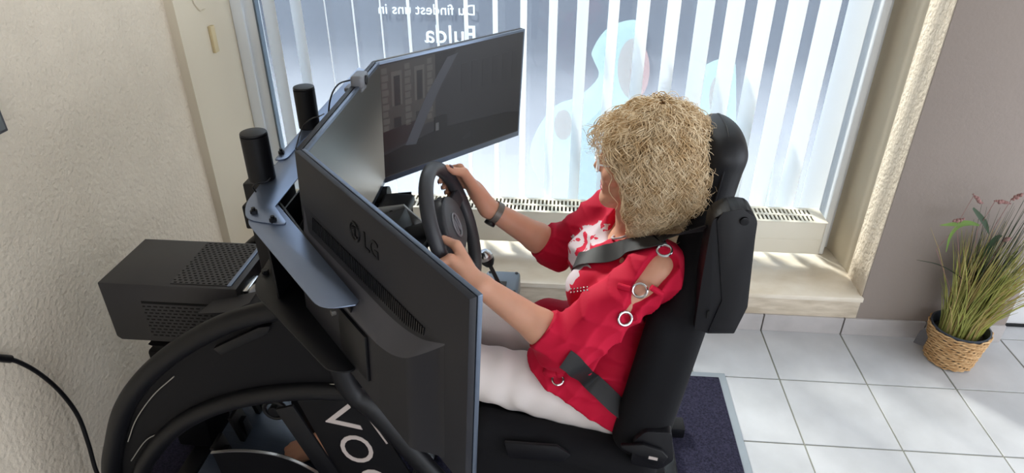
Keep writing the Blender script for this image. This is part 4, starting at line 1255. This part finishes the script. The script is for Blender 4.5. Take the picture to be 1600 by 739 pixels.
# folds
crease = lambda f: 0.65 - np.abs(np.sin(f)) ** 0.7
bl.displace(lambda x, y, z: -0.0075 * crease(46 * (x + 0.55 * z) + 2.2 * np.sin(17 * (x - z) + 14 * y) + 9 * y) * np.clip(np.abs(y + 0.6) * 9 - 0.9, 0.0, 1)
            - 0.0045 * crease(60 * (0.5 * x - z) + 2.5 * np.sin(19 * x + 11 * y)) + 0.0016 * np.sin(38 * (x + 0.9 * z) + 3.0 * np.sin(16 * (x - z)) + 10 * y) * np.clip(np.abs(y + 0.6) * 8 - 0.6, 0.1, 1)
            + 0.0016 * np.sin(70 * (0.7 * x - z) + 2.5 * np.sin(23 * (x + z) + 9 * y)) + 0.0014 * np.sin(24 * x - 60 * z + 18 * y))
for c_, WRI, EL in ((CFN, WRN, ELN), (CFF, WRF, ELF)):
    n_ = np.array(WRI) - np.array(EL); c_ = np.array(c_)
    bl.plane_cut(c_, n_, lo=np.minimum(c_, WRI) - 0.12, hi=np.maximum(c_, WRI) + np.array((0.0, 0.12, 0.12)) if False else np.array((c_[0] + 0.07, c_[1] + 0.11, 1.05)))
# neckline
bl.cone((-0.715, YC, 1.00), (-0.725, YC, 1.09), 0.070, 0.095, 0.006, op='cut')
bl.ell((-0.805, YC, 1.005), (0.065, 0.065, 0.060), 0.01, op='cut')
# hem
pa, pb = at(852, 592, 'y', -0.75), at(942, 668, 'y', -0.80)
dd = pb - pa; bl.plane_cut(pa, (dd[2], 0, -dd[0]), k=0.01)
# open shoulder
slits = [bl.hit(x_, y_) for x_, y_ in ((1040, 408), (1026, 425), (1008, 452), (992, 478), (984, 492))]
slits = [q for q in slits if q is not None]
rr = [0.034, 0.033, 0.028, 0.021, 0.014]
BLS = Field.__new__(Field); BLS.lo, BLS.h, BLS.n, BLS.F = bl.lo, bl.h, bl.n, bl.F.copy()
for i in range(len(slits) - 1):
    bl.cone(slits[i], slits[i + 1], rr[i], rr[i + 1], 0.003, op='cut')
me = bl.mesh('blouse')
bm_ = mat('blouse_red', '#bd0733', rough=0.8, spec=0.3, bump=0.2, bscale=350, bdist=0.0008)
nt = bm_.node_tree; bs_ = nt.nodes['Principled BSDF']; tcn = nt.nodes.new('ShaderNodeTexCoord')
ds = nt.nodes.new('ShaderNodeVectorMath'); ds.operation = 'DISTANCE'; ds.inputs[1].default_value = (-0.845 + 0.75, -0.585 + 0.60, 0.875 - 0.40)
nz = nt.nodes.new('ShaderNodeTexNoise'); nz.inputs['Scale'].default_value = 16; nz.inputs['Detail'].default_value = 3; nz.inputs['Distortion'].default_value = 1.4
mpn = nt.nodes.new('ShaderNodeMapping'); mpn.inputs['Scale'].default_value = (1.0, 0.55, 1.5); mpn.inputs['Rotation'].default_value = (0.5, 0.4, 0)
m1 = nt.nodes.new('ShaderNodeMapRange'); m1.inputs['From Min'].default_value = 0.19; m1.inputs['From Max'].default_value = 0.10
m2 = nt.nodes.new('ShaderNodeMath'); m2.operation = 'MULTIPLY'; m3 = nt.nodes.new('ShaderNodeMath'); m3.operation = 'GREATER_THAN'; m3.inputs[1].default_value = 0.44
mx = nt.nodes.new('ShaderNodeMix'); mx.data_type = 'RGBA'; mx.inputs['A'].default_value = (*lin('#bd0733'), 1); mx.inputs['B'].default_value = (*lin('#c4b6bd'), 1)
nt.links.new(tcn.outputs['Object'], ds.inputs[0]); nt.links.new(tcn.outputs['Object'], mpn.inputs['Vector']); nt.links.new(mpn.outputs['Vector'], nz.inputs['Vector'])
nt.links.new(ds.outputs['Value'], m1.inputs['Value']); nt.links.new(m1.outputs['Result'], m2.inputs[0]); nt.links.new(nz.outputs['Fac'], m2.inputs[1])
nt.links.new(m2.outputs[0], m3.inputs[0]); nt.links.new(m3.outputs[0], mx.inputs['Factor']); nt.links.new(mx.outputs['Result'], bs_.inputs['Base Color'])
blouse = link('blouse', me, bm_, person, 180)
tag(blouse, 'red blouse with silver print and ringed open shoulders')


def on(px, py, off=0.004, f=None):
    f = f or BLS; h_ = f.hit(px, py)
    if h_ is None: return None, None
    g_ = f.grad(h_); return h_ + g_ * off, g_


# rings and their tabs across the open shoulder
for (px, py) in ((1038, 393), (1000, 453), (976, 497)):
    q, g_ = on(px, py, 0.004)
    if q is None: continue
    MB().torus(q, g_, 0.0155, 0.0032, seg=24, s2=8).build('shoulder_ring', 'chrome', blouse)
for (x0_, y0_, x1_, y1_) in ((1018, 448, 1034, 458), (966, 447, 985, 452), (990, 496, 1003, 500)):
    q0, g0 = on(x0_, y0_, 0.003); q1, g1 = on(x1_, y1_, 0.003)
    if q0 is not None and q1 is not None:
        MB().tube([q0, (q0 + q1) / 2, q1], 0.007, seg=10).build('ring_tab', bm_, blouse)
q, g_ = on(862, 582, 0.006)
if q is not None:
    b = MB(); b.sphere(q, 0.018, seg=14, sc=(1.3, 0.8, 0.7)); b.sphere(q + np.array((0.02, -0.004, 0.004)), 0.013, seg=12); b.build('hem_knot', bm_, blouse)
    MB().torus(q + np.array((0.016, -0.012, -0.012)), g_, 0.014, 0.003, seg=20, s2=8).build('hem_ring', 'chrome', blouse)
q0, _g0 = on(902, 452, 0.001)
b = MB()
for i in range(6):
    for j in range(2):
        q, g_ = on(893 + i * 5, 452 + j * 5 - i * 0.6, 0.001)
        if q is not None: b.sphere(q, 0.0028, seg=8)
tag(b.build('studs', 'chrome', blouse), kind='stuff')

# ---- hair
HC = np.array((-0.668, YC, 1.152)); HRAD = np.array((0.136, 0.146, 0.163))
mat('hair_blonde', '#e9d6b6', rough=0.5, col2='#c8aa80', nscale=30, spec=0.4)
hf = Field((-0.86, -0.80, 0.94), (-0.47, -0.40, 1.36), 0.0055)
hf.ell(HC, HRAD * 0.90, 0.0)
hf.ell((-0.695, YC, 1.225), (0.098, 0.105, 0.072), 0.03)
hf.ell((-0.655, YC - 0.02, 1.02), (0.095, 0.11, 0.055), 0.03)
hf.displace(lambda x, y, z: 0.006 * np.sin(70 * x + 3 * np.sin(40 * z)) * np.sin(64 * y + 2 * np.sin(50 * x)) + 0.004 * np.sin(90 * z + 4 * np.sin(45 * y)))
hf.cone((-0.847, -0.95, 1.115), (-0.847, -0.25, 1.115), 0.104, 0.104, 0.012, op='cut')
hf.cone((-0.815, -0.95, 1.030), (-0.815, -0.25, 1.030), 0.085, 0.085, 0.012, op='cut')     # the face stays free
hf.ell((-0.80, YC, 0.99), (0.075, 0.12, 0.075), 0.02, op='cut')
me = hf.mesh('hair'); hair = link('hair', me, 'hair_blonde', person, 180)
tag(hair, 'bushy curly blonde hair')


def strands(n, rad, curl, seed, out, name):
    R_ = np.random.RandomState(seed); verts = []; faces = []; NP = 26; K = 4; base = 0
    while n > 0:
        ph = R_.uniform(-PI, PI); th0 = math.acos(R_.uniform(-0.55, 1.0))
        ln = R_.uniform(0.6, 1.4); t = np.linspace(0, 1, NP)
        th = th0 + ln * t; th = np.minimum(th, 2.75)
        phi = ph + R_.uniform(-0.15, 0.15) * t
        lift = R_.uniform(0.93, 1.03) + out * R_.uniform(0, 1) * t
        d = np.stack([np.sin(th) * np.cos(phi), np.sin(th) * np.sin(phi), np.cos(th)], 1)
        p = HC + d * HRAD * lift[:, None]
        bulge = np.clip(-(p[:, 2] - 1.06) / 0.10, 0, 1)[:, None] * np.array((0.0, -0.0, -0.02)); p = p + bulge
        # helical curl
        tg_ = np.gradient(p, axis=0); tg_ /= np.linalg.norm(tg_, axis=1)[:, None] + 1e-9
        b1 = np.cross(tg_, d); b1 /= np.linalg.norm(b1, axis=1)[:, None] + 1e-9; b2 = np.cross(tg_, b1)
        fq = R_.uniform(11, 24) * (1 if R_.rand() > .5 else -1); p0 = R_.uniform(0, 2 * PI); am = curl * R_.uniform(0.5, 1.3) * np.clip(t * 4, 0.2, 1)
        p = p + (b1 * np.cos(fq * t + p0)[:, None] + b2 * np.sin(fq * t + p0)[:, None]) * am[:, None]
        # keep the face free
        p[:, 0] -= 0.034 * np.clip(-d[:, 0], 0, 1) * np.exp(-((p[:, 2] - 1.235) / 0.045) ** 2)
        e = ((p - np.array((-0.847, YC, 1.115))) * np.array((1, 0, 1)) / 0.099); e2 = ((p - np.array((-0.815, YC, 1.030))) * np.array((1, 0, 1)) / 0.082)
        if ((e2 ** 2).sum(1) < 1).any() or ((e ** 2).sum(1) < 0.70).any(): continue
        ne = np.sqrt((e ** 2).sum(1)); ins_ = ne < 1
        if ins_.any():
            fc_ = np.stack([np.full(NP, -0.847), p[:, 1], np.full(NP, 1.115)], 1); sc_ = np.where(ins_, 1.0 / np.maximum(ne, 0.3), 1.0)[:, None]; p = fc_ + (p - fc_) * sc_
        n -= 1
        rr_ = rad * R_.uniform(0.6, 1.2) * (1 - 0.6 * t)
        tg_ = np.gradient(p, axis=0); tg_ /= np.linalg.norm(tg_, axis=1)[:, None] + 1e-9
        b1 = np.cross(tg_, np.array((0.3, 0.5, 0.8))); b1 /= np.linalg.norm(b1, axis=1)[:, None] + 1e-9; b2 = np.cross(tg_, b1)
        for k in range(K):
            a_ = 2 * PI * k / K
            verts.append(p + (b1 * math.cos(a_) + b2 * math.sin(a_)) * rr_[:, None])
        i = np.arange(NP - 1)
        for k in range(K):
            k2 = (k + 1) % K
            faces.append(np.stack([base + k * NP + i, base + k2 * NP + i, base + k2 * NP + i + 1, base + k * NP + i + 1], 1))
        base += K * NP
    vv = np.concatenate(verts); ff = np.concatenate(faces)
    me = bpy.data.meshes.new(name); me.vertices.add(len(vv)); me.vertices.foreach_set('co', vv.astype(np.float32).ravel())
    me.loops.add(len(ff) * 4); me.loops.foreach_set('vertex_index', ff.ravel().astype(np.int32)); me.polygons.add(len(ff)); me.polygons.foreach_set('loop_start', np.arange(0, len(ff) * 4, 4, dtype=np.int32))
    me.update(calc_edges=True)
    return tag(link(name, me, 'hair_blonde', hair, 180), kind='stuff')


strands(4600, 0.0016, 0.0085, 3, 0.07, 'curls')
strands(2200, 0.0007, 0.012, 5, 0.16, 'fine_curls')

# loose locks framing the face on the side towards the room, and a ragged fringe
R2 = np.random.RandomState(17); lk = MB()
for i in range(70):
    side = 1 if i % 4 == 3 else -1
    y0 = YC + side * R2.uniform(0.02, 0.105); z0 = R2.uniform(1.13, 1.25); x0 = -0.752 + R2.uniform(-0.015, 0.03) - 0.03 * (z0 > 1.2)
    L_ = R2.uniform(0.05, 0.13) if abs(y0 - YC) > 0.06 else R2.uniform(0.015, 0.03); p0_ = R2.uniform(0, 6.28); f_ = R2.uniform(8, 15); am_ = R2.uniform(0.003, 0.008); pts = []
    for k in range(14):
        t = k / 13
        pts.append((x0 + 0.035 * t * (1 if side < 0 else 1) + am_ * math.cos(f_ * t + p0_), y0 + side * (0.018 + 0.012 * t) + am_ * math.sin(f_ * t + p0_), z0 - L_ * t))
    lk.tube(pts, 0.001, seg=4, rads=[0.0015 * (1 - 0.6 * k / 13) for k in range(14)], caps=False)
tag(lk.build('face_locks', 'hair_blonde', hair, smooth=180), kind='stuff')

# ---- eyeglasses, necklace, watch
eg = thing('eyeglasses', 'white framed eyeglasses on the face of the driver', 'glasses', (-0.806, YC, 1.178))
for s in (-1, 1):
    pts = [(-0.808 + 0.004 * abs(math.cos(2 * PI * k / 24)), YC + s * 0.034 + 0.026 * math.cos(2 * PI * k / 24), 1.177 + 0.020 * math.sin(2 * PI * k / 24)) for k in range(24)]
    MB().tube(pts, 0.0022, seg=8, closed=True).build('rim', 'glasses_white', eg)
    MB().tube([(-0.803, YC + s * 0.061, 1.182), (-0.77, YC + s * 0.077, 1.184), (-0.70, YC + s * 0.082, 1.180)], 0.0022, seg=8).build('temple_arm', 'glasses_white', eg)
MB().tube([(-0.808, YC - 0.009, 1.183), (-0.811, YC, 1.186), (-0.808, YC + 0.009, 1.183)], 0.002, seg=8).build('bridge', 'glasses_white', eg)
nk = [on(x_, y_, 0.004)[0] for x_, y_ in ((985, 338), (974, 350), (963, 364), (957, 374), (970, 374), (985, 368), (1000, 361))]
nk = [q for q in nk if q is not None]
if len(nk) > 3:
    tag(MB().tube(spline(nk, 5), 0.0028, seg=8).build('necklace', 'cord_grey'), 'pale cord necklace on the red blouse below the hair', 'necklace')
wt = thing('wrist_watch', 'grey wristband watch on the far forearm of the driver', 'watch', tuple(lerp(WRF, ELF, 0.10)))
c_ = Vector(lerp(WRF, ELF, 0.10)); ax_ = (Vector(ELF) - Vector(WRF)).normalized()
MB().lathe([(0.0305, -0.009), (0.0325, -0.009), (0.0330, 0.0), (0.0335, 0.009), (0.0315, 0.009)], c_, seg=28, axis=ax_).build('strap', 'watch_grey', wt)
dn = (V(0, -0.45, -0.9) - ax_ * ax_.dot(V(0, -0.45, -0.9))).normalized()
MB().cyl(c_ + dn * 0.030, c_ + dn * 0.040, 0.016, seg=20, bev=0.002).build('watch_case', 'black_plastic', wt)

# ---- seat belt
sbt = thing('seat_belt', 'black seat belt across chest and hip of the driver', 'seat belt', (-0.72, -0.80, 0.9))


def strap(px, name, w_, start=None, end=None, off=0.009):
    pts, ups = [], []
    dense = spline([(a_, c_, 0) for a_, c_ in px], 4)
    for x_, y_, _z in dense:
        q, g_ = on(x_, y_, off)
        if q is None: continue
        pts.append(q); ups.append(g_)
    if start is not None: pts.insert(0, np.array(start)); ups.insert(0, ups[0])
    if end is not None: pts.append(np.array(end)); ups.append(ups[-1])
    pts = [np.mean(pts[max(0, i - 1):i + 2], axis=0) if 0 < i < len(pts) - 1 else pts[i] for i in range(len(pts))]
    ups = [np.mean(ups[max(0, i - 2):i + 3], axis=0) for i in range(len(ups))]
    pp = [np.array(q) for q in spline(pts, 3)]; uu = [np.array(q) for q in spline(ups, 3)]
    MB().tube(pp, 0, flat=(w_, 0.0011), up=[tuple(u_) for u_ in uu]).build(name, 'belt_black', sbt)


strap(((1052, 374), (1020, 382), (985, 388), (950, 397), (920, 405), (899, 412)), 'shoulder_strap', 0.0225, start=at(1114, 354, 'y', -0.83), end=(-0.835, -0.50, 0.745))
strap(((884, 560), (905, 577), (930, 600), (960, 630), (978, 648)), 'lap_strap', 0.0235, start=None, end=(-0.66, -0.835, 0.455))


# ================================================================== WINDOW LETTERING AND POSTERS
translucent('letter_white', '#f4f6f8', '#eef4f6', 0.6, 0.0)
YG = WIN_Y + 0.0645


def window_text(body, px_right, px_left, py, cap_px, name, label):
    a, c = at(px_right, py, 'y', YG), at(px_left, py, 'y', YG)
    me = text_mesh(body, 0.1, 0.0004, 0.0008)
    xs = [v.co.x for v in me.vertices]; ys = [v.co.y for v in me.vertices]
    s = (a[0] - c[0]) / (max(xs) - min(xs)); x0 = min(xs)
    for v in me.vertices:
        v.co = (a[0] - (v.co.x - x0) * s, YG + v.co.z, a[2] + v.co.y * s)
    o = link(name, me, 'letter_white', None, 0, base=(a[0], YG, a[2])); return tag(o, label, 'lettering', 'lettering on the shop window')


window_text('Du findest uns in', 742, 592, 24, 20, 'window_lettering', 'mirrored white lettering in the topmost line on the window pane')
window_text('Fulda', 743, 664, 68, 22, 'window_lettering', 'mirrored larger white place name on the pane above the far monitor')

translucent('poster_cyan', '#b9d6da', '#bcdadd', 0.7, 0.66)
translucent('poster_skin', '#c0a2a2', '#c4a6a4', 0.7, 0.66)
translucent('poster_check', '#aab6c4', '#b0bccb', 0.7, 0.66)


def decal(px, m, name, parent, lvl=0):
    y_ = YG - 0.0004 - 0.0006 * lvl
    if len(px) > 5: px = [(q[0], q[1]) for q in spline([(a_, c_, 0) for a_, c_ in px], 4, closed=True)]
    return MB().prism([tuple(at(x_, z_, 'y', y_)) for x_, z_ in px], (0, -0.0004, 0)).build(name, m, parent, smooth=0)


def blob(cx, cy, rx, ry, n=24, a0=0, a1=360):
    return [(cx + rx * math.cos(math.radians(a0 + (a1 - a0) * k / n)), cy - ry * math.sin(math.radians(a0 + (a1 - a0) * k / n))) for k in range(n + (0 if a1 - a0 >= 360 else 1))]


p0 = at(960, 290, 'y', YG)
ps = thing('window_poster', 'printed figure in pale cyan cap and jacket on the pane behind the driver', 'poster', tuple(p0), group='printed figures on the window')
decal([(853, 300), (828, 250), (838, 205), (868, 165), (905, 150), (935, 120), (928, 95), (925, 80), (945, 48), (975, 33), (1000, 34), (1010, 60), (985, 110), (1000, 160), (1015, 200), (1010, 315), (860, 315)], 'poster_cyan', 'jacket_and_cap', ps)
decal(blob(990, 108, 25, 48), 'poster_skin', 'face', ps, 1)
decal([(905, 205), (940, 170), (960, 200), (955, 315), (900, 315)], 'poster_check', 'checked_shirt', ps, 1)
decal(blob(880, 195, 14, 24), 'poster_skin', 'raised_hand', ps, 1)
p0 = at(1110, 290, 'y', YG)
ps2 = thing('window_poster', 'second printed pale cyan figure on the pane, half hidden by the headrest', 'poster', tuple(p0), group='printed figures on the window')
decal([(1068, 170), (1080, 130), (1105, 100), (1140, 92), (1150, 120), (1140, 300), (1070, 300)], 'poster_cyan', 'jacket_and_cap', ps2)
decal(blob(1122, 155, 14, 36), 'poster_skin', 'face', ps2, 1)
p0 = at(1200, 290, 'y', YG)
ps3 = thing('window_stripe', 'narrow pale turquoise stripe on the pane right of the headrest', 'poster', tuple(p0))
decal([(1200, 195), (1218, 195), (1200, 325), (1182, 325)], 'poster_cyan', 'film_stripe', ps3)

# ================================================================== LEFT WALL THINGS
mat('screen_frame', '#1d1826', rough=0.4)
c0 = at(14, 204, 'x', WALL_X + 0.035)
ws = thing('wall_screen', 'corner of dark flat screen on the left wall at the picture edge', 'screen', (WALL_X, c0[1] - 0.4, c0[2]))
MB().box((WALL_X, c0[1] - 0.7, c0[2] + 0.04), (WALL_X + 0.02, c0[1] - 0.1, c0[2] + 0.40)).build('wall_bracket', 'black_steel', ws)
MB().box((WALL_X + 0.02, c0[1] - 0.85, c0[2]), (WALL_X + 0.035, c0[1], c0[2] + 0.48), bev=0.003).build('rear_shell', 'screen_frame', ws)
MB().box((WALL_X + 0.0345, c0[1] - 0.842, c0[2] + 0.008), (WALL_X + 0.036, c0[1] - 0.008, c0[2] + 0.472)).build('screen', 'screen_dark', ws)

mat('strap_beige', '#cdbb94', rough=0.6)
sg = at(331, 60, 'x', NICHE_L)
g0 = thing('strap_guide', 'small beige wooden block on the window reveal', 'block', (NICHE_L, sg[1], sg[2] - 0.055))
MB().box((NICHE_L, sg[1] - 0.016, sg[2] - 0.055), (NICHE_L + 0.014, sg[1] + 0.016, sg[2] + 0.05), bev=0.003).build('block', 'strap_beige', g0)
tag(MB().tube(spline([(NICHE_L + 0.004, sg[1] - 0.08, sg[2] + 0.6), (NICHE_L + 0.004, sg[1] - 0.09, sg[2] + 0.22), (NICHE_L + 0.006, sg[1] - 0.06, sg[2] + 0.125), (NICHE_L + 0.004, sg[1] - 0.01, sg[2] + 0.115)], 8), 0.002, seg=6).build('blind_cord', 'plaster_smooth'), 'thin pale blind cord looping on the window reveal', 'cord')

# power cable curving down the wall at the left edge
kb = [at(x_, y_, 'x', WALL_X + 0.03 + 0.03 * k / 7) for k, (x_, y_) in enumerate(((8, 560), (30, 566), (62, 584), (95, 613), (122, 650), (138, 693), (150, 735)))]
kb += [np.array((kb[-1][0] + 0.01, kb[-1][1] + 0.0, 0.10)), np.array((kb[-1][0] + 0.04, kb[-1][1] + 0.02, 0.012)), np.array((kb[-1][0] + 0.16, kb[-1][1] + 0.06, 0.016))]
pcb = thing('power_cable', 'thick black power cable curving down beside the left wall', 'cable', (WALL_X + 0.05, kb[-1][1], 0.0))
MB().tube(spline([tuple(q) for q in kb], 8), 0.0062, seg=10).build('cord', 'black_plastic', pcb)
k0 = at(-40, 556, 'x', WALL_X + 0.03); k1 = at(16, 561, 'x', WALL_X + 0.03)
MB().tube([k0, (np.array(k0) + k1) / 2, k1], 0.0105, seg=14).build('strain_relief', 'black_plastic', pcb)
MB().box((WALL_X, float(k0[1]) - 0.12, float(k0[2]) - 0.035), (WALL_X + 0.06, float(k0[1]) + 0.01, float(k0[2]) + 0.035), bev=0.006).build('plug', 'black_plastic', pcb)

# ================================================================== POTTED GRASS
mat('wicker', '#d6b284', rough=0.7, col2='#a37a4a', nscale=40, aniso=(1, 1, 3))
mat('pot_liner', '#3d4450', rough=0.5)
mat('soil', '#2b2620', rough=1.0, bump=1.0, bscale=60, bdist=0.01)
mat('grass_green', '#b9b866', rough=0.6, col2='#7f8844', nscale=14)
mat('grass_dry', '#b09c66', rough=0.7)
mat('grass_dark', '#3d4634', rough=0.7)
mat('leaf_green', '#86a852', rough=0.5)
mat('leaf_dark', '#41583a', rough=0.5)
mat('seed_pink', '#8f6a66', rough=0.8)
mat('tag_dark', '#3a3636', rough=0.6)
PB = at(1480, 560, 'z', 0.0); PBx, PBy = float(PB[0]), float(PB[1])
pot = thing('potted_grass', 'artificial ornamental grass in woven basket pot on the tiled floor', 'plant', (PBx, PBy, 0))
RB, RT, PH = 0.088, 0.112, 0.165
MB().lathe([(0.0, 0.003), (RB - 0.010, 0.003), (RT - 0.010, PH - 0.012), (RT - 0.006, PH + 0.004), (RT - 0.012, PH + 0.005), (RT - 0.016, PH - 0.012), (RT - 0.022, PH - 0.045), (0.0, PH - 0.045)], (PBx, PBy, 0), seg=40).build('pot_liner', 'pot_liner', pot)
b = MB()
NROW = 25
for r in range(NROW):
    t = (r + 0.5) / NROW; z = 0.004 + t * (PH - 0.006); R0 = RB + (RT - RB) * t - 0.004; pts = []
    for k in range(96):
        a = 2 * PI * k / 96
        wv = 0.0028 * math.sin(17 * a + (PI if r % 2 else 0)) + 0.0012 * math.sin(5 * a + r * 1.7)
        pts.append((PBx + (R0 + wv) * math.cos(a), PBy + (R0 + wv) * math.sin(a), z + 0.0018 * math.sin(9 * a + r * 2.3)))
    b.tube(pts, 0.0037, seg=6, closed=True)
tag(b.build('woven_basket', 'wicker', pot), kind='stuff')
MB().lathe([(0.0, PH - 0.030), (RT - 0.024, PH - 0.032), (RT - 0.02, PH - 0.045)], (PBx, PBy, 0), seg=24).build('soil', 'soil', pot)
gp_ = random.Random(21)


def blades(n, m, hmin, hmax, lean, w0, name, drift=(0.0, 0.0), spread=0.055):
    b = MB()
    for _ in range(n):
        a = gp_.uniform(0, 2 * PI); r = spread * math.sqrt(gp_.random()); x0 = PBx + r * math.cos(a); y0 = PBy + r * math.sin(a)
        h = gp_.uniform(hmin, hmax); la = gp_.gauss(0, 1) * 0.5 + a; ll = abs(gp_.gauss(0, 1)) * lean * h
        dx, dy = ll * math.cos(la) + drift[0] * h, ll * math.sin(la) + drift[1] * h
        if x0 + dx > 0.98 and y0 + dy > 0.28: dy = 0.26 - y0
        if y0 + dy > WALL_Y - 0.02: dy = WALL_Y - 0.02 - y0
        pts = []; rd_ = []
        for k in range(6):
            t = k / 5
            pts.append((x0 + dx * t ** 1.7, y0 + dy * t ** 1.7, PH - 0.04 + h * t * (1 - 0.10 * t * min(1, ll / h * 2)))); rd_.append(w0 * (1 - t) ** 0.6 + 0.0004)
        b.tube(pts, w0, seg=4, rads=rd_, caps=False)
    o = b.build(name, m, pot, smooth=60); return tag(o, kind='stuff')


blades(400, 'grass_green', 0.16, 0.46, 0.20, 0.0025, 'green_blades', drift=(0.10, 0.0), spread=0.07)
blades(220, 'grass_dry', 0.18, 0.50, 0.20, 0.0022, 'dry_blades', drift=(0.12, 0.0), spread=0.07)
blades(80, 'grass_dark', 0.34, 0.64, 0.13, 0.0017, 'dark_blades', drift=(0.08, 0.02), spread=0.05)


def leaf(pts, w, m, name):
    pts = spline(pts, 6); n = len(pts); b = MB(); bm = b.bm; prev = None
    for i, p in enumerate(pts):
        t = i / (n - 1); ww = w * math.sin(PI * min(1, 0.08 + t * 0.92)) ** 0.8 + 0.0006
        d = Vector(pts[min(i + 1, n - 1)]) - Vector(pts[max(i - 1, 0)]); d.normalize(); s_ = d.cross(V(0.2, -0.9, 0.4)).normalized()
        p = Vector(p); up_ = s_.cross(d) * (0.25 * ww)
        row = [bm.verts.new(p - s_ * ww + up_), bm.verts.new(p), bm.verts.new(p + s_ * ww + up_)]
        if prev:
            bm.faces.new((prev[0], prev[1], row[1], row[0])); bm.faces.new((prev[1], prev[2], row[2], row[1]))
        prev = row
    bmesh.ops.solidify(bm, geom=list(bm.faces), thickness=0.0006)
    return b.build(name, m, pot, smooth=60)


AP = lambda x_, y_, Y=None: tuple(at(x_, y_, 'y', PBy if Y is None else Y))
leaf([AP(1530, 352), AP(1512, 348), AP(1490, 350), AP(1468, 352)], 0.008, 'leaf_green', 'leaf')
leaf([AP(1524, 350), AP(1500, 352), AP(1485, 368), AP(1478, 394)], 0.007, 'leaf_green', 'leaf')
leaf([AP(1545, 430), AP(1565, 432), AP(1582, 440), AP(1594, 448)], 0.006, 'leaf_green', 'leaf')
leaf([AP(1520, 325), AP(1532, 340), AP(1540, 352), AP(1545, 366)], 0.010, 'leaf_dark', 'leaf')
leaf([AP(1535, 405), AP(1545, 385), AP(1556, 372), AP(1566, 368)], 0.012, 'leaf_dark', 'leaf')
leaf([AP(1530, 460), AP(1536, 440), AP(1545, 425), AP(1552, 405)], 0.013, 'leaf_dark', 'leaf')
leaf([AP(1520, 470), AP(1508, 440), AP(1470, 415), AP(1432, 406)], 0.0016, 'grass_dark', 'leaf')
for (xa, ya, xb, yb) in ((1522, 305, 1534, 318), (1555, 314, 1578, 318), (1580, 312, 1600, 302), (1488, 346, 1506, 342), (1568, 376, 1578, 372)):
    a, c = Vector(AP(xa, ya)), Vector(AP(xb, yb)); b = MB()
    for k in range(10):
        q = a.lerp(c, k / 9); b.sphere(q + V(gp_.uniform(-.003, .003), gp_.uniform(-.003, .003), gp_.uniform(-.003, .003)), 0.0055 * math.sin(PI * (k + 1) / 11) + 0.0015, seg=8)
    b.tube([a, a.lerp(c, 0.5), c], 0.0012, seg=5); b.tube([c if xa < 1510 else a, a + V(-0.02, 0, -0.12), V(PBx + 0.01, PBy, PH)], 0.001, seg=5)
    b.build('seed_head', 'seed_pink', pot)
tg_ = [tuple(at(x_, y_, 'y', PBy - 0.01)) for x_, y_ in ((1427, 535), (1438, 517), (1446, 512), (1450, 528), (1443, 541))]
MB().prism(tg_, (0, 0.001, 0)).build('label_tag', 'tag_dark', pot)
